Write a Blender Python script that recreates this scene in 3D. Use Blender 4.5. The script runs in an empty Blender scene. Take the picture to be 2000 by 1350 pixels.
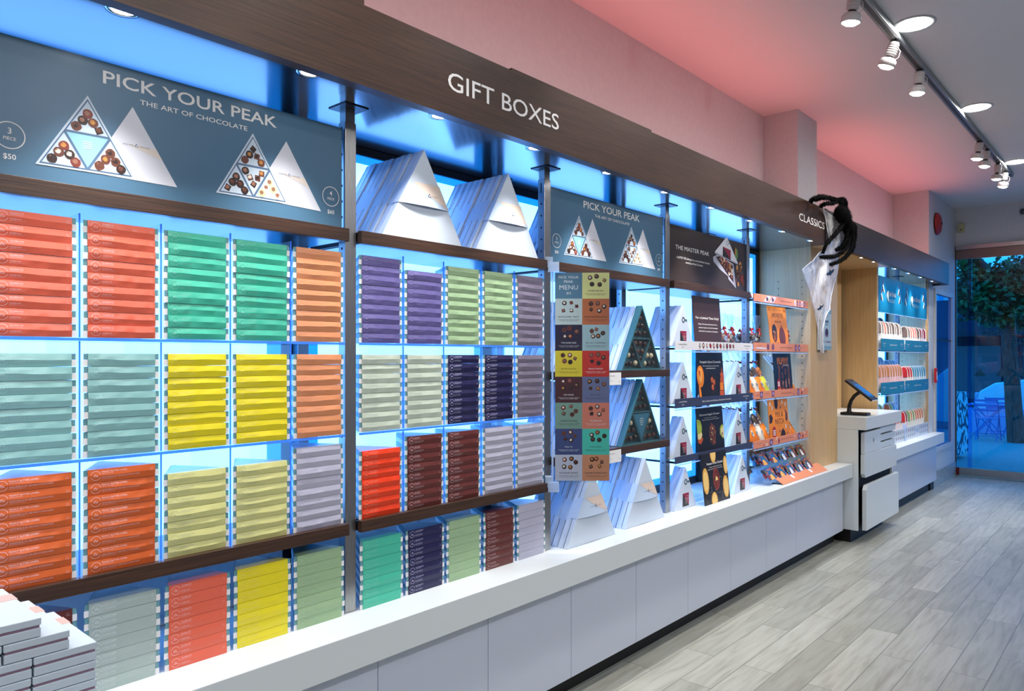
import bpy, math, random
from mathutils import Vector, Matrix
PI = math.pi
C = bpy.context.scene.collection
SC = bpy.context.scene

# ------------------------------------------------------------------ camera
CH, FPX, HOR = 1.43, 1425.0, 698.5
TH = math.atan(1269.4 / FPX)
ct, st = math.cos(TH), math.sin(TH)
cam_d = bpy.data.cameras.new('camera')
cam_d.sensor_width = 36.0
cam_d.lens = FPX / 2000 * 36
cam_d.shift_y = (HOR - 675) / 2000
cam_d.clip_start = 0.05
cam_d.clip_end = 200
cam = bpy.data.objects.new('camera', cam_d)
cam.location = (0, 0, CH)
cam.rotation_euler = (PI / 2, 0, TH - PI / 2)
C.objects.link(cam)
SC.camera = cam

# ------------------------------------------------------------------ world, view
w = bpy.data.worlds.new('world')
w.use_nodes = True
SC.world = w
bg = w.node_tree.nodes['Background']
bg.inputs[0].default_value = (0.16, 0.50, 0.90, 1)
bg.inputs[1].default_value = 2.2
vs = SC.view_settings
vs.view_transform = 'Standard'
vs.look = 'None'
vs.exposure = 0.0
vs.gamma = 1.0
vs.use_curve_mapping = False
cy = SC.cycles
cy.max_bounces = 8
cy.diffuse_bounces = 4
cy.glossy_bounces = 4
cy.transmission_bounces = 6
cy.transparent_max_bounces = 24
cy.caustics_reflective = False
cy.caustics_refractive = False
cy.sample_clamp_indirect = 5.0

# strengths, tuned together
E_PANEL = 1.0        # blue white lit back panels
P_CANOPY = 27.0      # each recessed canopy spot (W)
E_DOWN = 56.0        # ceiling downlight discs
P_TRACK = 22.0       # each track head (W)
P_FILL = 62.0        # each added fill spot, aimed at the display wall (W)
P_PINK = 3.6        # red strip on top of the canopy (W per section)


def lamp(name, kind, loc, energy, color=(1, 1, 1), rot=(0, 0, 0), **kw):
    d = bpy.data.lights.new(name, kind)
    d.energy = energy
    d.color = color
    for k, v in kw.items():
        setattr(d, k, v)
    o = bpy.data.objects.new(name, d)
    o.location = loc
    o.rotation_euler = rot
    C.objects.link(o)
    return o


# red LED strips lying on the canopy roof, shining up the wall and the ceiling
for i, (xa, xb) in enumerate([(-1.0, 1.5), (1.5, 3.3), (3.3, 5.25), (5.75, 7.2), (7.2, 8.8)]):
    lamp('red_strip_light', 'AREA', ((xa + xb) / 2, 1.93, 2.33), P_PINK * (xb - xa) / 1.9, (1.0, 0.22, 0.20),
         (PI, 0, 0), shape='RECTANGLE', size=xb - xa, size_y=0.05, spread=math.radians(110))
# unseen fill spots added across the aisle to brighten the display fronts
for x in (-1.5, 0.0, 1.5, 3.0, 4.5, 6.0, 7.5):
    d = Vector((0.25, 3.1, -1.75)).normalized()
    lamp('fill_spot_light', 'SPOT', (x, -1.25, 3.02), P_FILL, (1.0, 0.98, 0.97), d.to_track_quat('-Z', 'Y').to_euler(), spot_size=math.radians(75), spot_blend=0.8, shadow_soft_size=0.10)

# ------------------------------------------------------------------ helpers
def P(u, v, Y):
    """point on the plane y = Y seen at photo pixel (u, v)"""
    a = (u - 1000) / FPX
    t = Y / (st - a * ct)
    return Vector((t * (ct + a * st), Y, CH + (HOR - v) / FPX * t))


def PXp(u, v, X):
    a = (u - 1000) / FPX
    t = X / (ct + a * st)
    return Vector((X, t * (st - a * ct), CH + (HOR - v) / FPX * t))


def PZ(u, v, z):
    a = (u - 1000) / FPX
    t = (z - CH) * FPX / (HOR - v)
    return Vector((t * (ct + a * st), t * (st - a * ct), z))


def lin(c):
    c = c / 255.0
    return c / 12.92 if c <= 0.04045 else ((c + 0.055) / 1.055) ** 2.4


def rgb(*c):
    return (lin(c[0]), lin(c[1]), lin(c[2]), 1.0)


MATS = {}


def mat(name, col=(200, 200, 200), rough=0.5, metal=0.0, spec=0.5, emit=None, estr=0.0, coat=0.0):
    if name in MATS:
        return MATS[name]
    m = bpy.data.materials.new(name)
    m.use_nodes = True
    b = m.node_tree.nodes['Principled BSDF']
    b.inputs['Base Color'].default_value = rgb(*col)
    b.inputs['Roughness'].default_value = rough
    b.inputs['Metallic'].default_value = metal
    b.inputs['Specular IOR Level'].default_value = spec
    b.inputs['Coat Weight'].default_value = coat
    if emit is not None:
        b.inputs['Emission Color'].default_value = (*emit, 1)
        b.inputs['Emission Strength'].default_value = estr
    MATS[name] = m
    return m


def nd(m, t, **kw):
    n = m.node_tree.nodes.new(t)
    for k, v in kw.items():
        setattr(n, k, v)
    return n


def coords(m, scale=(1, 1, 1), kind='Object'):
    tc = nd(m, 'ShaderNodeTexCoord')
    mp = nd(m, 'ShaderNodeMapping')
    mp.inputs['Scale'].default_value = scale
    m.node_tree.links.new(tc.outputs[kind], mp.inputs[0])
    return mp.outputs[0]


def ramp(m, fac, stops):
    r = nd(m, 'ShaderNodeValToRGB')
    e = r.color_ramp.elements
    while len(e) < len(stops):
        e.new(0.5)
    for i, (p, c) in enumerate(stops):
        e[i].position = p
        e[i].color = c
    m.node_tree.links.new(fac, r.inputs[0])
    return r.outputs[0]


def noise_mat(name, ca, cb, scale=(1, 1, 1), nscale=5.0, detail=6.0, rough=0.5, metal=0.0, spec=0.5, bump=0.0, lo=0.3, hi=0.7, coat=0.0):
    m = mat(name, ca, rough, metal, spec, coat=coat)
    L = m.node_tree.links
    b = m.node_tree.nodes['Principled BSDF']
    n = nd(m, 'ShaderNodeTexNoise')
    n.inputs['Scale'].default_value = nscale
    n.inputs['Detail'].default_value = detail
    L.new(coords(m, scale), n.inputs['Vector'])
    L.new(ramp(m, n.outputs[0], [(lo, rgb(*ca)), (hi, rgb(*cb))]), b.inputs['Base Color'])
    if bump:
        bp = nd(m, 'ShaderNodeBump')
        bp.inputs['Strength'].default_value = bump
        bp.inputs['Distance'].default_value = 0.002
        L.new(n.outputs[0], bp.inputs['Height'])
        L.new(bp.outputs[0], b.inputs['Normal'])
    return m


def clear_mat(name, tint=(1, 1, 1), gloss=0.12, rough=0.05, frost=0.0, frost_col=(0.9, 0.95, 1)):
    """thin clear sheet: see-through with a fresnel reflection and a little haze"""
    m = bpy.data.materials.new(name)
    m.use_nodes = True
    nt = m.node_tree
    nt.nodes.remove(nt.nodes['Principled BSDF'])
    out = nt.nodes['Material Output']
    tr = nd(m, 'ShaderNodeBsdfTransparent')
    tr.inputs[0].default_value = (*tint, 1)
    gl = nd(m, 'ShaderNodeBsdfGlossy')
    gl.inputs['Roughness'].default_value = rough
    fr = nd(m, 'ShaderNodeFresnel')
    fr.inputs[0].default_value = 1.45
    mu = nd(m, 'ShaderNodeMath', operation='MULTIPLY_ADD')
    mu.inputs[1].default_value = 0.85
    mu.inputs[2].default_value = gloss * 0.2
    nt.links.new(fr.outputs[0], mu.inputs[0])
    ge = nd(m, 'ShaderNodeNewGeometry')
    iv = nd(m, 'ShaderNodeMath', operation='SUBTRACT')
    iv.inputs[0].default_value = 1.0
    nt.links.new(ge.outputs['Backfacing'], iv.inputs[1])
    m3 = nd(m, 'ShaderNodeMath', operation='MULTIPLY')
    nt.links.new(mu.outputs[0], m3.inputs[0])
    nt.links.new(iv.outputs[0], m3.inputs[1])
    mx = nd(m, 'ShaderNodeMixShader')
    nt.links.new(m3.outputs[0], mx.inputs[0])
    nt.links.new(tr.outputs[0], mx.inputs[1])
    nt.links.new(gl.outputs[0], mx.inputs[2])
    last = mx
    if frost:
        tl = nd(m, 'ShaderNodeBsdfTranslucent')
        tl.inputs[0].default_value = (*frost_col, 1)
        df = nd(m, 'ShaderNodeBsdfDiffuse')
        df.inputs[0].default_value = (*frost_col, 1)
        ad = nd(m, 'ShaderNodeMixShader')
        ad.inputs[0].default_value = 0.5
        nt.links.new(tl.outputs[0], ad.inputs[1])
        nt.links.new(df.outputs[0], ad.inputs[2])
        m2 = nd(m, 'ShaderNodeMixShader')
        m2.inputs[0].default_value = frost
        nt.links.new(mx.outputs[0], m2.inputs[1])
        nt.links.new(ad.outputs[0], m2.inputs[2])
        last = m2
    nt.links.new(last.outputs[0], out.inputs[0])
    MATS[name] = m
    return m


_tx = {}


def text_mesh(s, bold=0.0):
    if 'M' in s:
        bold = 0.0
    k = (s, bold)
    if k in _tx:
        return _tx[k]
    c = bpy.data.curves.new('t', 'FONT')
    c.body = s
    c.resolution_u = 3
    c.offset = bold
    c.fill_mode = 'FRONT'
    o = bpy.data.objects.new('t', c)
    me = o.to_mesh()
    vv = [(p.co.x, p.co.y) for p in me.vertices]
    ff = [tuple(p.vertices) for p in me.polygons]
    o.to_mesh_clear()
    bpy.data.objects.remove(o)
    bpy.data.curves.remove(c)
    x0 = min(p[0] for p in vv); x1 = max(p[0] for p in vv)
    y0 = min(p[1] for p in vv); y1 = max(p[1] for p in vv)
    _tx[k] = ([((p[0] - x0) / (x1 - x0), (p[1] - y0) / (y1 - y0)) for p in vv], ff, (x1 - x0) / (y1 - y0))
    return _tx[k]


class MB:
    def __init__(s, M=None):
        s.v, s.f, s.m, s.sm, s.mats = [], [], [], [], []
        s.M = M or Matrix.Identity(4)

    def mi(s, m):
        if m not in s.mats:
            s.mats.append(m)
        return s.mats.index(m)

    def add(s, verts, faces, m, smooth=False):
        n = len(s.v)
        k = s.mi(m)
        s.v += [tuple(s.M @ Vector(p)) for p in verts]
        for f in faces:
            s.f.append(tuple(i + n for i in f))
            s.m.append(k)
            s.sm.append(smooth)
        return s

    def box(s, x0, x1, y0, y1, z0, z1, m):
        x0, x1 = min(x0, x1), max(x0, x1)
        y0, y1 = min(y0, y1), max(y0, y1)
        z0, z1 = min(z0, z1), max(z0, z1)
        v = [(x0, y0, z0), (x1, y0, z0), (x1, y1, z0), (x0, y1, z0), (x0, y0, z1), (x1, y0, z1), (x1, y1, z1), (x0, y1, z1)]
        return s.add(v, [(3, 2, 1, 0), (4, 5, 6, 7), (0, 1, 5, 4), (1, 2, 6, 5), (2, 3, 7, 6), (3, 0, 4, 7)], m)

    def prism(s, poly, axis, lo, hi, m):
        """extrude a 2-D polygon; axis 'z': poly is (x, y); 'y': poly is (x, z); 'x': poly is (y, z)"""
        area = sum(poly[i][0] * poly[(i + 1) % len(poly)][1] - poly[(i + 1) % len(poly)][0] * poly[i][1] for i in range(len(poly)))
        if (area < 0) != (axis == 'y'):
            poly = poly[::-1]
        if axis == 'y':
            lo, hi = lo, hi
        f3 = {'z': lambda p, h: (p[0], p[1], h), 'y': lambda p, h: (p[0], h, p[1]), 'x': lambda p, h: (h, p[0], p[1])}[axis]
        n = len(poly)
        v = [f3(p, lo) for p in poly] + [f3(p, hi) for p in poly]
        f = [tuple(range(n))[::-1], tuple(range(n, 2 * n))] + [(i, (i + 1) % n, n + (i + 1) % n, n + i) for i in range(n)]
        return s.add(v, f, m)

    def tube(s, pts, r, m, n=10, smooth=True, caps=True):
        pts = [Vector(p) for p in pts]
        if not isinstance(r, (list, tuple)):
            r = [r] * len(pts)
        v, f = [], []
        up = None
        for i, p in enumerate(pts):
            d = (pts[min(i + 1, len(pts) - 1)] - pts[max(i - 1, 0)])
            d = d.normalized() if d.length > 1e-9 else Vector((0, 0, 1))
            if up is None:
                up = Vector((0, 0, 1)) if abs(d.z) < 0.9 else Vector((1, 0, 0))
            a = d.cross(up).normalized()
            up = a.cross(d).normalized()
            for k in range(n):
                q = 2 * PI * k / n
                v.append(p + a * (math.cos(q) * r[i]) + up * (math.sin(q) * r[i]))
        for i in range(len(pts) - 1):
            for k in range(n):
                f.append((i * n + k, i * n + (k + 1) % n, (i + 1) * n + (k + 1) % n, (i + 1) * n + k))
        s.add(v, f, m, smooth)
        if caps:
            s.add(v[:n], [tuple(range(n))[::-1]], m)
            s.add(v[-n:], [tuple(range(n))], m)
        return s

    def lathe(s, prof, m, c=(0, 0, 0), n=24, smooth=True, sx=1.0, sy=1.0):
        v, f = [], []
        for (r, z) in prof:
            for k in range(n):
                q = 2 * PI * k / n
                v.append((c[0] + sx * r * math.cos(q), c[1] + sy * r * math.sin(q), c[2] + z))
        for i in range(len(prof) - 1):
            for k in range(n):
                f.append((i * n + k, i * n + (k + 1) % n, (i + 1) * n + (k + 1) % n, (i + 1) * n + k))
        return s.add(v, f, m, smooth)

    def ball(s, c, r, m, n=12, k=8, jit=0.0, rng=None):
        r = r if isinstance(r, (list, tuple)) else (r, r, r)
        v, f = [], []
        for i in range(k + 1):
            th = PI * i / k
            for j in range(n):
                q = 2 * PI * j / n
                g = 1 + (rng.uniform(-jit, jit) if rng and jit and 0 < i < k else 0)
                v.append((c[0] + r[0] * g * math.sin(th) * math.cos(q), c[1] + r[1] * g * math.sin(th) * math.sin(q), c[2] + r[2] * g * math.cos(th)))
        for i in range(k):
            for j in range(n):
                f.append((i * n + j, (i + 1) * n + j, (i + 1) * n + (j + 1) % n, i * n + (j + 1) % n))
        return s.add(v, f, m, True)

    # ---- flat print on a face whose local frame is x right, z up, front towards -y
    def poly(s, pts, m, lay=1):
        y = -0.0004 * lay
        area = sum(pts[i][0] * pts[(i + 1) % len(pts)][1] - pts[(i + 1) % len(pts)][0] * pts[i][1] for i in range(len(pts)))
        if area < 0:
            pts = pts[::-1]
        return s.add([(p[0], y, p[1]) for p in pts], [tuple(range(len(pts)))], m)

    def rect(s, x0, x1, z0, z1, m, lay=1):
        return s.poly([(x0, z0), (x1, z0), (x1, z1), (x0, z1)], m, lay)

    def disc(s, x, z, rx, rz, m, lay=1, n=18, rot=0.0, jit=0.0, rng=None):
        pts = []
        for k in range(n):
            q = 2 * PI * k / n
            g = 1 + (rng.uniform(-jit, jit) if rng and jit else 0)
            a, b = rx * g * math.cos(q), rz * g * math.sin(q)
            pts.append((x + a * math.cos(rot) - b * math.sin(rot), z + a * math.sin(rot) + b * math.cos(rot)))
        return s.poly(pts, m, lay)

    def ring(s, x, z, rx, rz, wd, m, lay=1, n=32, a0=0.0, a1=2 * PI):
        y = -0.0004 * lay
        v, f = [], []
        for k in range(n + 1):
            q = a0 + (a1 - a0) * k / n
            v.append((x + rx * math.cos(q), y, z + rz * math.sin(q)))
            v.append((x + (rx - wd) * math.cos(q), y, z + (rz - wd * rz / rx) * math.sin(q)))
        for k in range(n):
            f.append((2 * k, 2 * k + 2, 2 * k + 3, 2 * k + 1)[::-1])
        return s.add(v, f, m)

    def text(s, t, x0, x1, z0, z1, m, lay=1, bold=0.0):
        """the word's bounding box fills x0..x1, z0..z1"""
        vv, ff, _ = text_mesh(t, bold)
        y = -0.0004 * lay
        return s.add([(x0 + p[0] * (x1 - x0), y, z0 + p[1] * (z1 - z0)) for p in vv], ff, m)

    def text_c(s, t, cx, z, h, m, lay=1, bold=0.0, maxw=None, squeeze=1.0):
        vv, ff, asp = text_mesh(t, bold)
        wd = asp * h * squeeze
        if maxw and wd > maxw:
            wd = maxw
        return s.text(t, cx - wd / 2, cx + wd / 2, z, z + h, m, lay, bold)

    def build(s, name, parent=None, bevel=0.0, seg=2):
        me = bpy.data.meshes.new(name)
        me.from_pydata(s.v, [], s.f)
        for m in s.mats:
            me.materials.append(m)
        me.polygons.foreach_set('material_index', s.m)
        me.polygons.foreach_set('use_smooth', s.sm)
        me.update()
        o = bpy.data.objects.new(name, me)
        C.objects.link(o)
        if parent:
            o.parent = parent
        if bevel:
            b = o.modifiers.new('bevel', 'BEVEL')
            b.width = bevel
            b.segments = seg
            b.limit_method = 'ANGLE'
        return o


def tag(o, label=None, cat=None, group=None, kind=None):
    if label: o['label'] = label
    if cat: o['category'] = cat
    if group: o['group'] = group
    if kind: o['kind'] = kind
    return o


def thing(name, label, cat, loc=(0, 0, 0), rz=0.0, group=None):
    o = bpy.data.objects.new(name, None)
    o.empty_display_size = 0.05
    C.objects.link(o)
    o.location = loc
    o.rotation_euler = (0, 0, rz)
    return tag(o, label, cat, group)


def struct(o, label=None):
    o['kind'] = 'structure'
    if label: o['label'] = label
    return o


def copy_thing(root, loc, rz=0.0, label=None, group=None, rot=None):
    r = root.copy()
    C.objects.link(r)
    r.location = loc
    r.rotation_euler = rot or (0, 0, rz)
    if label: r['label'] = label
    if group: r['group'] = group
    for ch in list(root.children):
        c = ch.copy()
        C.objects.link(c)
        c.parent = r
        for g in list(ch.children):
            d = g.copy()
            C.objects.link(d)
            d.parent = c
    return r


class Maker:
    """first call moves the prototype itself, later calls copy it"""
    def __init__(s, proto):
        s.p, s.used = proto, False

    def __call__(s, loc, rz=0.0, label=None, group=None, rot=None):
        if not s.used:
            s.used = True
            s.p.location = loc
            s.p.rotation_euler = rot or (0, 0, rz)
            return tag(s.p, label, None, group)
        return copy_thing(s.p, loc, rz, label, group, rot)


ORD = ['first', 'second', 'third', 'fourth', 'fifth', 'sixth', 'seventh', 'eighth', 'ninth', 'tenth', 'eleventh', 'twelfth',
       'thirteenth', 'fourteenth', 'fifteenth', 'sixteenth', 'seventeenth', 'eighteenth', 'nineteenth', 'twentieth']
T = Matrix.Translation


def frame(origin, xdir, zdir):
    """local x = xdir, local z = zdir, local y = into the face"""
    x = Vector(xdir).normalized()
    z = Vector(zdir)
    z = (z - x * z.dot(x)).normalized()
    y = z.cross(x)
    M = Matrix((x, y, z)).transposed().to_4x4()
    M.translation = Vector(origin)
    return M


# ------------------------------------------------------------------ materials
WHITE = mat('white_paint', (222, 222, 222), 0.6)
CEIL = mat('ceiling_paint', (226, 227, 229), 0.8, spec=0.2)
WALLP = noise_mat('wall_paint', (206, 206, 208), (212, 212, 213), (1, 1, 1), 30, 3, 0.75, spec=0.2)
LAM = mat('white_laminate', (218, 226, 230), 0.28, spec=0.4)
PANEL = mat('grey_white_laminate', (200, 208, 226), 0.3, spec=0.4)
WENGE = noise_mat('dark_wood', (47, 31, 24), (78, 52, 38), (1.2, 60, 60), 5.0, 8, 0.38, bump=0.15, lo=0.3, hi=0.72)
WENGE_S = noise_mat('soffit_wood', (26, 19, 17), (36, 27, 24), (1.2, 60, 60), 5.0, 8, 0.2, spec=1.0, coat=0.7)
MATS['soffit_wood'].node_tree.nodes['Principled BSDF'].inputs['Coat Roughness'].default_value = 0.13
WENGE_B = noise_mat('shelf_board_wood', (30, 21, 18), (44, 31, 26), (1.2, 60, 60), 5.0, 8, 0.3, spec=0.55, coat=0.2)
MATS['shelf_board_wood'].node_tree.nodes['Principled BSDF'].inputs['Coat Roughness'].default_value = 0.2
OAK = noise_mat('light_oak', (196, 158, 108), (214, 180, 132), (40, 40, 1.0), 4.0, 6, 0.45, bump=0.05, lo=0.3, hi=0.7)
STEEL = noise_mat('brushed_steel', (150, 150, 150), (190, 190, 190), (300, 300, 2), 6, 3, 0.3, 1.0, lo=0.35, hi=0.65)
DSTEEL = mat('dark_steel', (60, 60, 62), 0.4, 1.0)
BLACK = mat('black_plastic', (18, 18, 19), 0.4)
KICK = mat('black_kick', (10, 10, 10), 0.55)
HOLE = mat('dark_hole', (5, 6, 8), 0.8)
SIGNW = mat('sign_white', (240, 240, 240), 0.5)
WOODHOLE = mat('shelf_pin_hole', (20, 20, 24), 0.8)
ACR = clear_mat('clear_acrylic', (0.95, 0.98, 1.0), 0.3, 0.05)
ACRE = clear_mat('acrylic_edge_glow', (0.35, 0.65, 1.0), 0.2, 0.2, frost=0.75, frost_col=(0.18, 0.5, 1.0))  # blue edge glow put into the colour, for panel light piped through the sheet
ACRE_W = clear_mat('acrylic_edge_pale', (0.8, 0.9, 1.0), 0.2, 0.2, frost=0.6, frost_col=(0.75, 0.86, 1.0))
CELLO = clear_mat('cellophane', (0.97, 0.98, 1.0), 0.6, 0.08, frost=0.06)

# floor of grey stone planks running along the shop
FLOOR = mat('stone_plank_floor', (178, 180, 174), 0.34, spec=0.35)
m = FLOOR
L = m.node_tree.links
b = m.node_tree.nodes['Principled BSDF']
br = nd(m, 'ShaderNodeTexBrick')
br.offset = 0.37
br.offset_frequency = 2
br.squash = 1.0
for k, v in (('Color1', rgb(166, 168, 160)), ('Color2', rgb(192, 194, 187)), ('Mortar', rgb(105, 107, 104))):
    br.inputs[k].default_value = v
br.inputs['Scale'].default_value = 1.0
br.inputs['Mortar Size'].default_value = 0.0014
br.inputs['Mortar Smooth'].default_value = 0.1
br.inputs['Bias'].default_value = -0.1
br.inputs['Brick Width'].default_value = 0.89
br.inputs['Row Height'].default_value = 0.1465
tc = nd(m, 'ShaderNodeTexCoord')
mp = nd(m, 'ShaderNodeMapping')
mp.inputs['Location'].default_value = (0.31, -1.1607 + 0.1465 * 8, 0)
L.new(tc.outputs['Object'], mp.inputs[0])
L.new(mp.outputs[0], br.inputs['Vector'])
n1 = nd(m, 'ShaderNodeTexNoise')
n1.inputs['Scale'].default_value = 3.2
n1.inputs['Detail'].default_value = 7
n1.inputs['Distortion'].default_value = 0.6
# each plank gets its own grain: shift the noise by the brick colour
av = nd(m, 'ShaderNodeVectorMath', operation='MULTIPLY_ADD')
av.inputs[1].default_value = (60, 60, 60)
L.new(br.outputs['Color'], av.inputs[0])
L.new(coords(m, (1.1, 11, 1)), av.inputs[2])
L.new(av.outputs[0], n1.inputs['Vector'])
mx = nd(m, 'ShaderNodeMix', data_type='RGBA', blend_type='MULTIPLY')
mx.inputs['Factor'].default_value = 0.85
L.new(br.outputs['Color'], mx.inputs['A'])
L.new(ramp(m, n1.outputs[0], [(0.28, rgb(206, 204, 198)), (0.5, rgb(238, 238, 234)), (0.72, rgb(255, 255, 255))]), mx.inputs['B'])
L.new(mx.outputs['Result'], b.inputs['Base Color'])
bp = nd(m, 'ShaderNodeBump')
bp.inputs['Strength'].default_value = 0.25
bp.inputs['Distance'].default_value = 0.001
L.new(br.outputs['Fac'], bp.inputs['Height'])
bp.invert = True
L.new(bp.outputs[0], b.inputs['Normal'])

LIGHTP = mat('lit_panel', (230, 240, 250), 0.5, emit=(0.62, 1.80, 4.5), estr=E_PANEL)
LIGHTB = mat('lit_edge_blue', (120, 180, 240), 0.5, emit=(0.0, 0.32, 1.3), estr=E_PANEL)
BULB = mat('lit_bulb', (255, 255, 255), 0.5, emit=(1.0, 0.97, 0.92), estr=30)
DOWN = mat('lit_downlight', (255, 255, 255), 0.5, emit=(1.0, 0.98, 0.96), estr=E_DOWN)

# ------------------------------------------------------------------ large structure
X0, X1 = -3.2, 10.2          # shop length
ZC = 3.234                   # ceiling
YB = 2.33                    # wall behind the shelving
YW = 1.875                   # storefront end of the left wall
mb = MB(); mb.box(X0, X1 + 0.12, -3.6, 2.6, -0.06, 0.0, FLOOR); struct(mb.build('floor'))
mb = MB(); mb.box(X0, X1 + 0.2, -3.6, 2.6, ZC, ZC + 0.08, CEIL); struct(mb.build('ceiling'))
mb = MB()
mb.box(X0, 8.85, YB, YB + 0.1, 0, 2.30, WALLP)
mb.box(X0, 8.85, 2.227, YB + 0.1, 2.30, ZC, WALLP)
struct(mb.build('wall_left'))
mb = MB(); mb.box(5.33, 5.72, 1.972, 2.226, 2.262, ZC, WALLP); struct(mb.build('trim_1'))
# end section of the left wall with a window opening
wx0, wx1, wz0, wz1 = 9.10, 9.98, 0.40, 2.17
mb = MB()
mb.box(8.852, wx0, YW, YB + 0.1, 0, ZC, WALLP)
mb.box(wx1, X1 + 0.1, YW, YW + 0.16, 0, ZC, WALLP)
mb.box(wx0, wx1, YW, YW + 0.16, 0, wz0, WALLP)
mb.box(wx0, wx1, YW, YW + 0.16, wz1, ZC, WALLP)
struct(mb.build('wall_left'))
mb = MB(); mb.box(X0, X1, -3.7, -3.6, 0, ZC, WALLP); struct(mb.build('wall_right'))
mb = MB(); mb.box(X0 - 0.1, X0, -3.6, 2.6, 0, ZC, WALLP); struct(mb.build('wall_back'))
# storefront: header above a glass door wall
mb = MB(); mb.box(X1, X1 + 0.16, -3.6, YW, 2.74, ZC, WALLP); struct(mb.build('wall_front'))
BASET = noise_mat('stone_baseboard', (150, 156, 158), (178, 182, 182), (3, 3, 20), 3, 5, 0.35)
mb = MB(); mb.box(9.03, X1 - 0.03, YW - 0.012, YW - 0.001, 0.0, 0.17, BASET); struct(mb.build('baseboard_left'))

# ------------------------------------------------------------------ counter and base cabinets
ZCT = 0.617
YC = 1.769
t = thing('display_counter', 'long low white worktop under the left wall display, up to the pay station', 'counter', (2.7, 2.0, ZCT))
mb = MB(T((-2.7, -2.0, -ZCT))); mb.box(-1.2, 5.91, YC, 2.328, ZCT - 0.106, ZCT, LAM)
mb.build('worktop', t, 0.002)
mb = MB(T((-2.7, -2.0, -ZCT))); mb.box(-1.2, 5.90, 1.905, 1.92, 0.0, 0.0995, KICK)
mb.build('toe_kick', t)
cab0 = thing('base_cabinet', 'cab', 'cabinet')
mb = MB(); mb.box(0.004, 0.498, 0.02, 0.45, 0.0, 0.408, PANEL); mb.build('body', cab0)
mb = MB(); mb.box(0.0015, 0.5005, 0.0, 0.018, -0.003, 0.409, PANEL); mb.build('door', cab0, 0.0015)
cabs = Maker(cab0)
n = 0
for k in range(-4, 9):
    xk = 1.429 + 0.5013 * k
    if k == 8:
        break
    cabs((xk, 1.836, 0.1), label='pale grey base cabinet, %s from the photo\'s left edge under the long counter' % ORD[n] if k > -1 else 'plain pale grey base cabinet left of the photo under the long counter', group='base cabinets under the long counter')
    if k > -1:
        n += 1
# last narrow cabinet before the pay station
t = thing('base_cabinet', 'narrow pale grey base cabinet tucked against the pay station', 'cabinet', (5.4395, 1.836, 0.1), group='base cabinets under the long counter')
mb = MB(); mb.box(0.004, 0.455, 0.02, 0.45, 0.0, 0.408, PANEL); mb.build('body', t)
mb = MB(); mb.box(0.0015, 0.458, 0.0, 0.018, -0.003, 0.409, PANEL); mb.build('door', t, 0.0015)

# counter beyond the pay station
t = thing('display_counter', 'short low white worktop beyond the pay station by the window', 'counter', (8.0, 2.0, ZCT))
mb = MB(T((-8.0, -2.0, -ZCT))); mb.box(6.93, 9.03, YC - 0.006, 1.874, ZCT - 0.106, ZCT, LAM)
mb.box(6.93, 8.84, 1.874, 2.328, ZCT - 0.106, ZCT, LAM)
mb.build('worktop', t, 0.002)
mb = MB(T((-8.0, -2.0, -ZCT))); mb.box(6.93, 8.85, 1.874, 1.89, 0.0, 0.0995, KICK)
mb.box(8.852, 9.0, 1.86, 1.873, 0.0, 0.0995, KICK)
mb.build('toe_kick', t)
for k in range(4):
    xk = 6.93 + 0.5225 * k
    t = thing('base_cabinet', 'pale grey base cabinet, %s under the short counter beyond the pay station' % ORD[k], 'cabinet', (xk, 1.836, 0.1), group='base cabinets under the short counter')
    dp = 0.035 if k == 3 else 0.45
    mb = MB(); mb.box(0.004, 0.519, 0.02, dp, 0.0, 0.408, PANEL); mb.build('body', t)
    mb = MB(); mb.box(0.0015, 0.521, 0.0, 0.018, -0.003, 0.409, PANEL); mb.build('door', t, 0.0015)

# ------------------------------------------------------------------ canopy over the shelves
YF, ZF0, ZF1, ZS = 1.718, 2.214, 2.447, 2.228
xj = P(1611, 474, YF).x
xe = 9.03
t = thing('canopy', 'long dark wood canopy with lettered fascia running above the wall shelves', 'canopy', (4, 1.72, ZS))
O = T((-4, -1.72, -ZS))
mb = MB(O); mb.box(-1.2, xj, YF, YF + 0.04, ZF0, ZF1, WENGE); mb.build('fascia', t)
mb = MB(O); mb.box(xj + 0.001, xj + 0.035, YF - 0.006, YF + 0.04, ZF0, ZF1, mat('dark_joint', (34, 25, 22), 0.5))
WENGE_UNLIT = noise_mat('dark_wood_unlit', (44, 32, 28), (64, 48, 42), (1.2, 60, 60), 5.0, 8, 0.4, bump=0.15)  # same dark wood, the missing spotlight put into a darker colour
mb.box(xj + 0.036, xe, YF, YF + 0.04, ZF0, ZF1, WENGE_UNLIT)
mb.box(xe - 0.02, xe, YF + 0.041, 1.874, ZF0, ZF1, WENGE_UNLIT)
mb.build('fascia', t)['label'] = 'less lit fascia section towards the storefront'
mb = MB(O); mb.box(-1.2, 5.345, YF + 0.041, YB - 0.001, ZS, ZS + 0.018, WENGE_S)
mb.box(7.0, 8.80, YF + 0.041, YB - 0.001, ZS, ZS + 0.018, WENGE_S)
mb.box(8.801, 8.849, YF + 0.041, YB - 0.001, ZS, ZS + 0.018, WENGE_S)
mb.box(8.85, xe - 0.021, YF + 0.041, 1.874, ZS, ZS + 0.018, WENGE_S)
mb.build('soffit', t)
mb = MB(O); mb.box(5.346, 6.999, YF + 0.041, YB - 0.001, ZS, ZS + 0.018, OAK); mb.build('niche_soffit', t)
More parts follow.
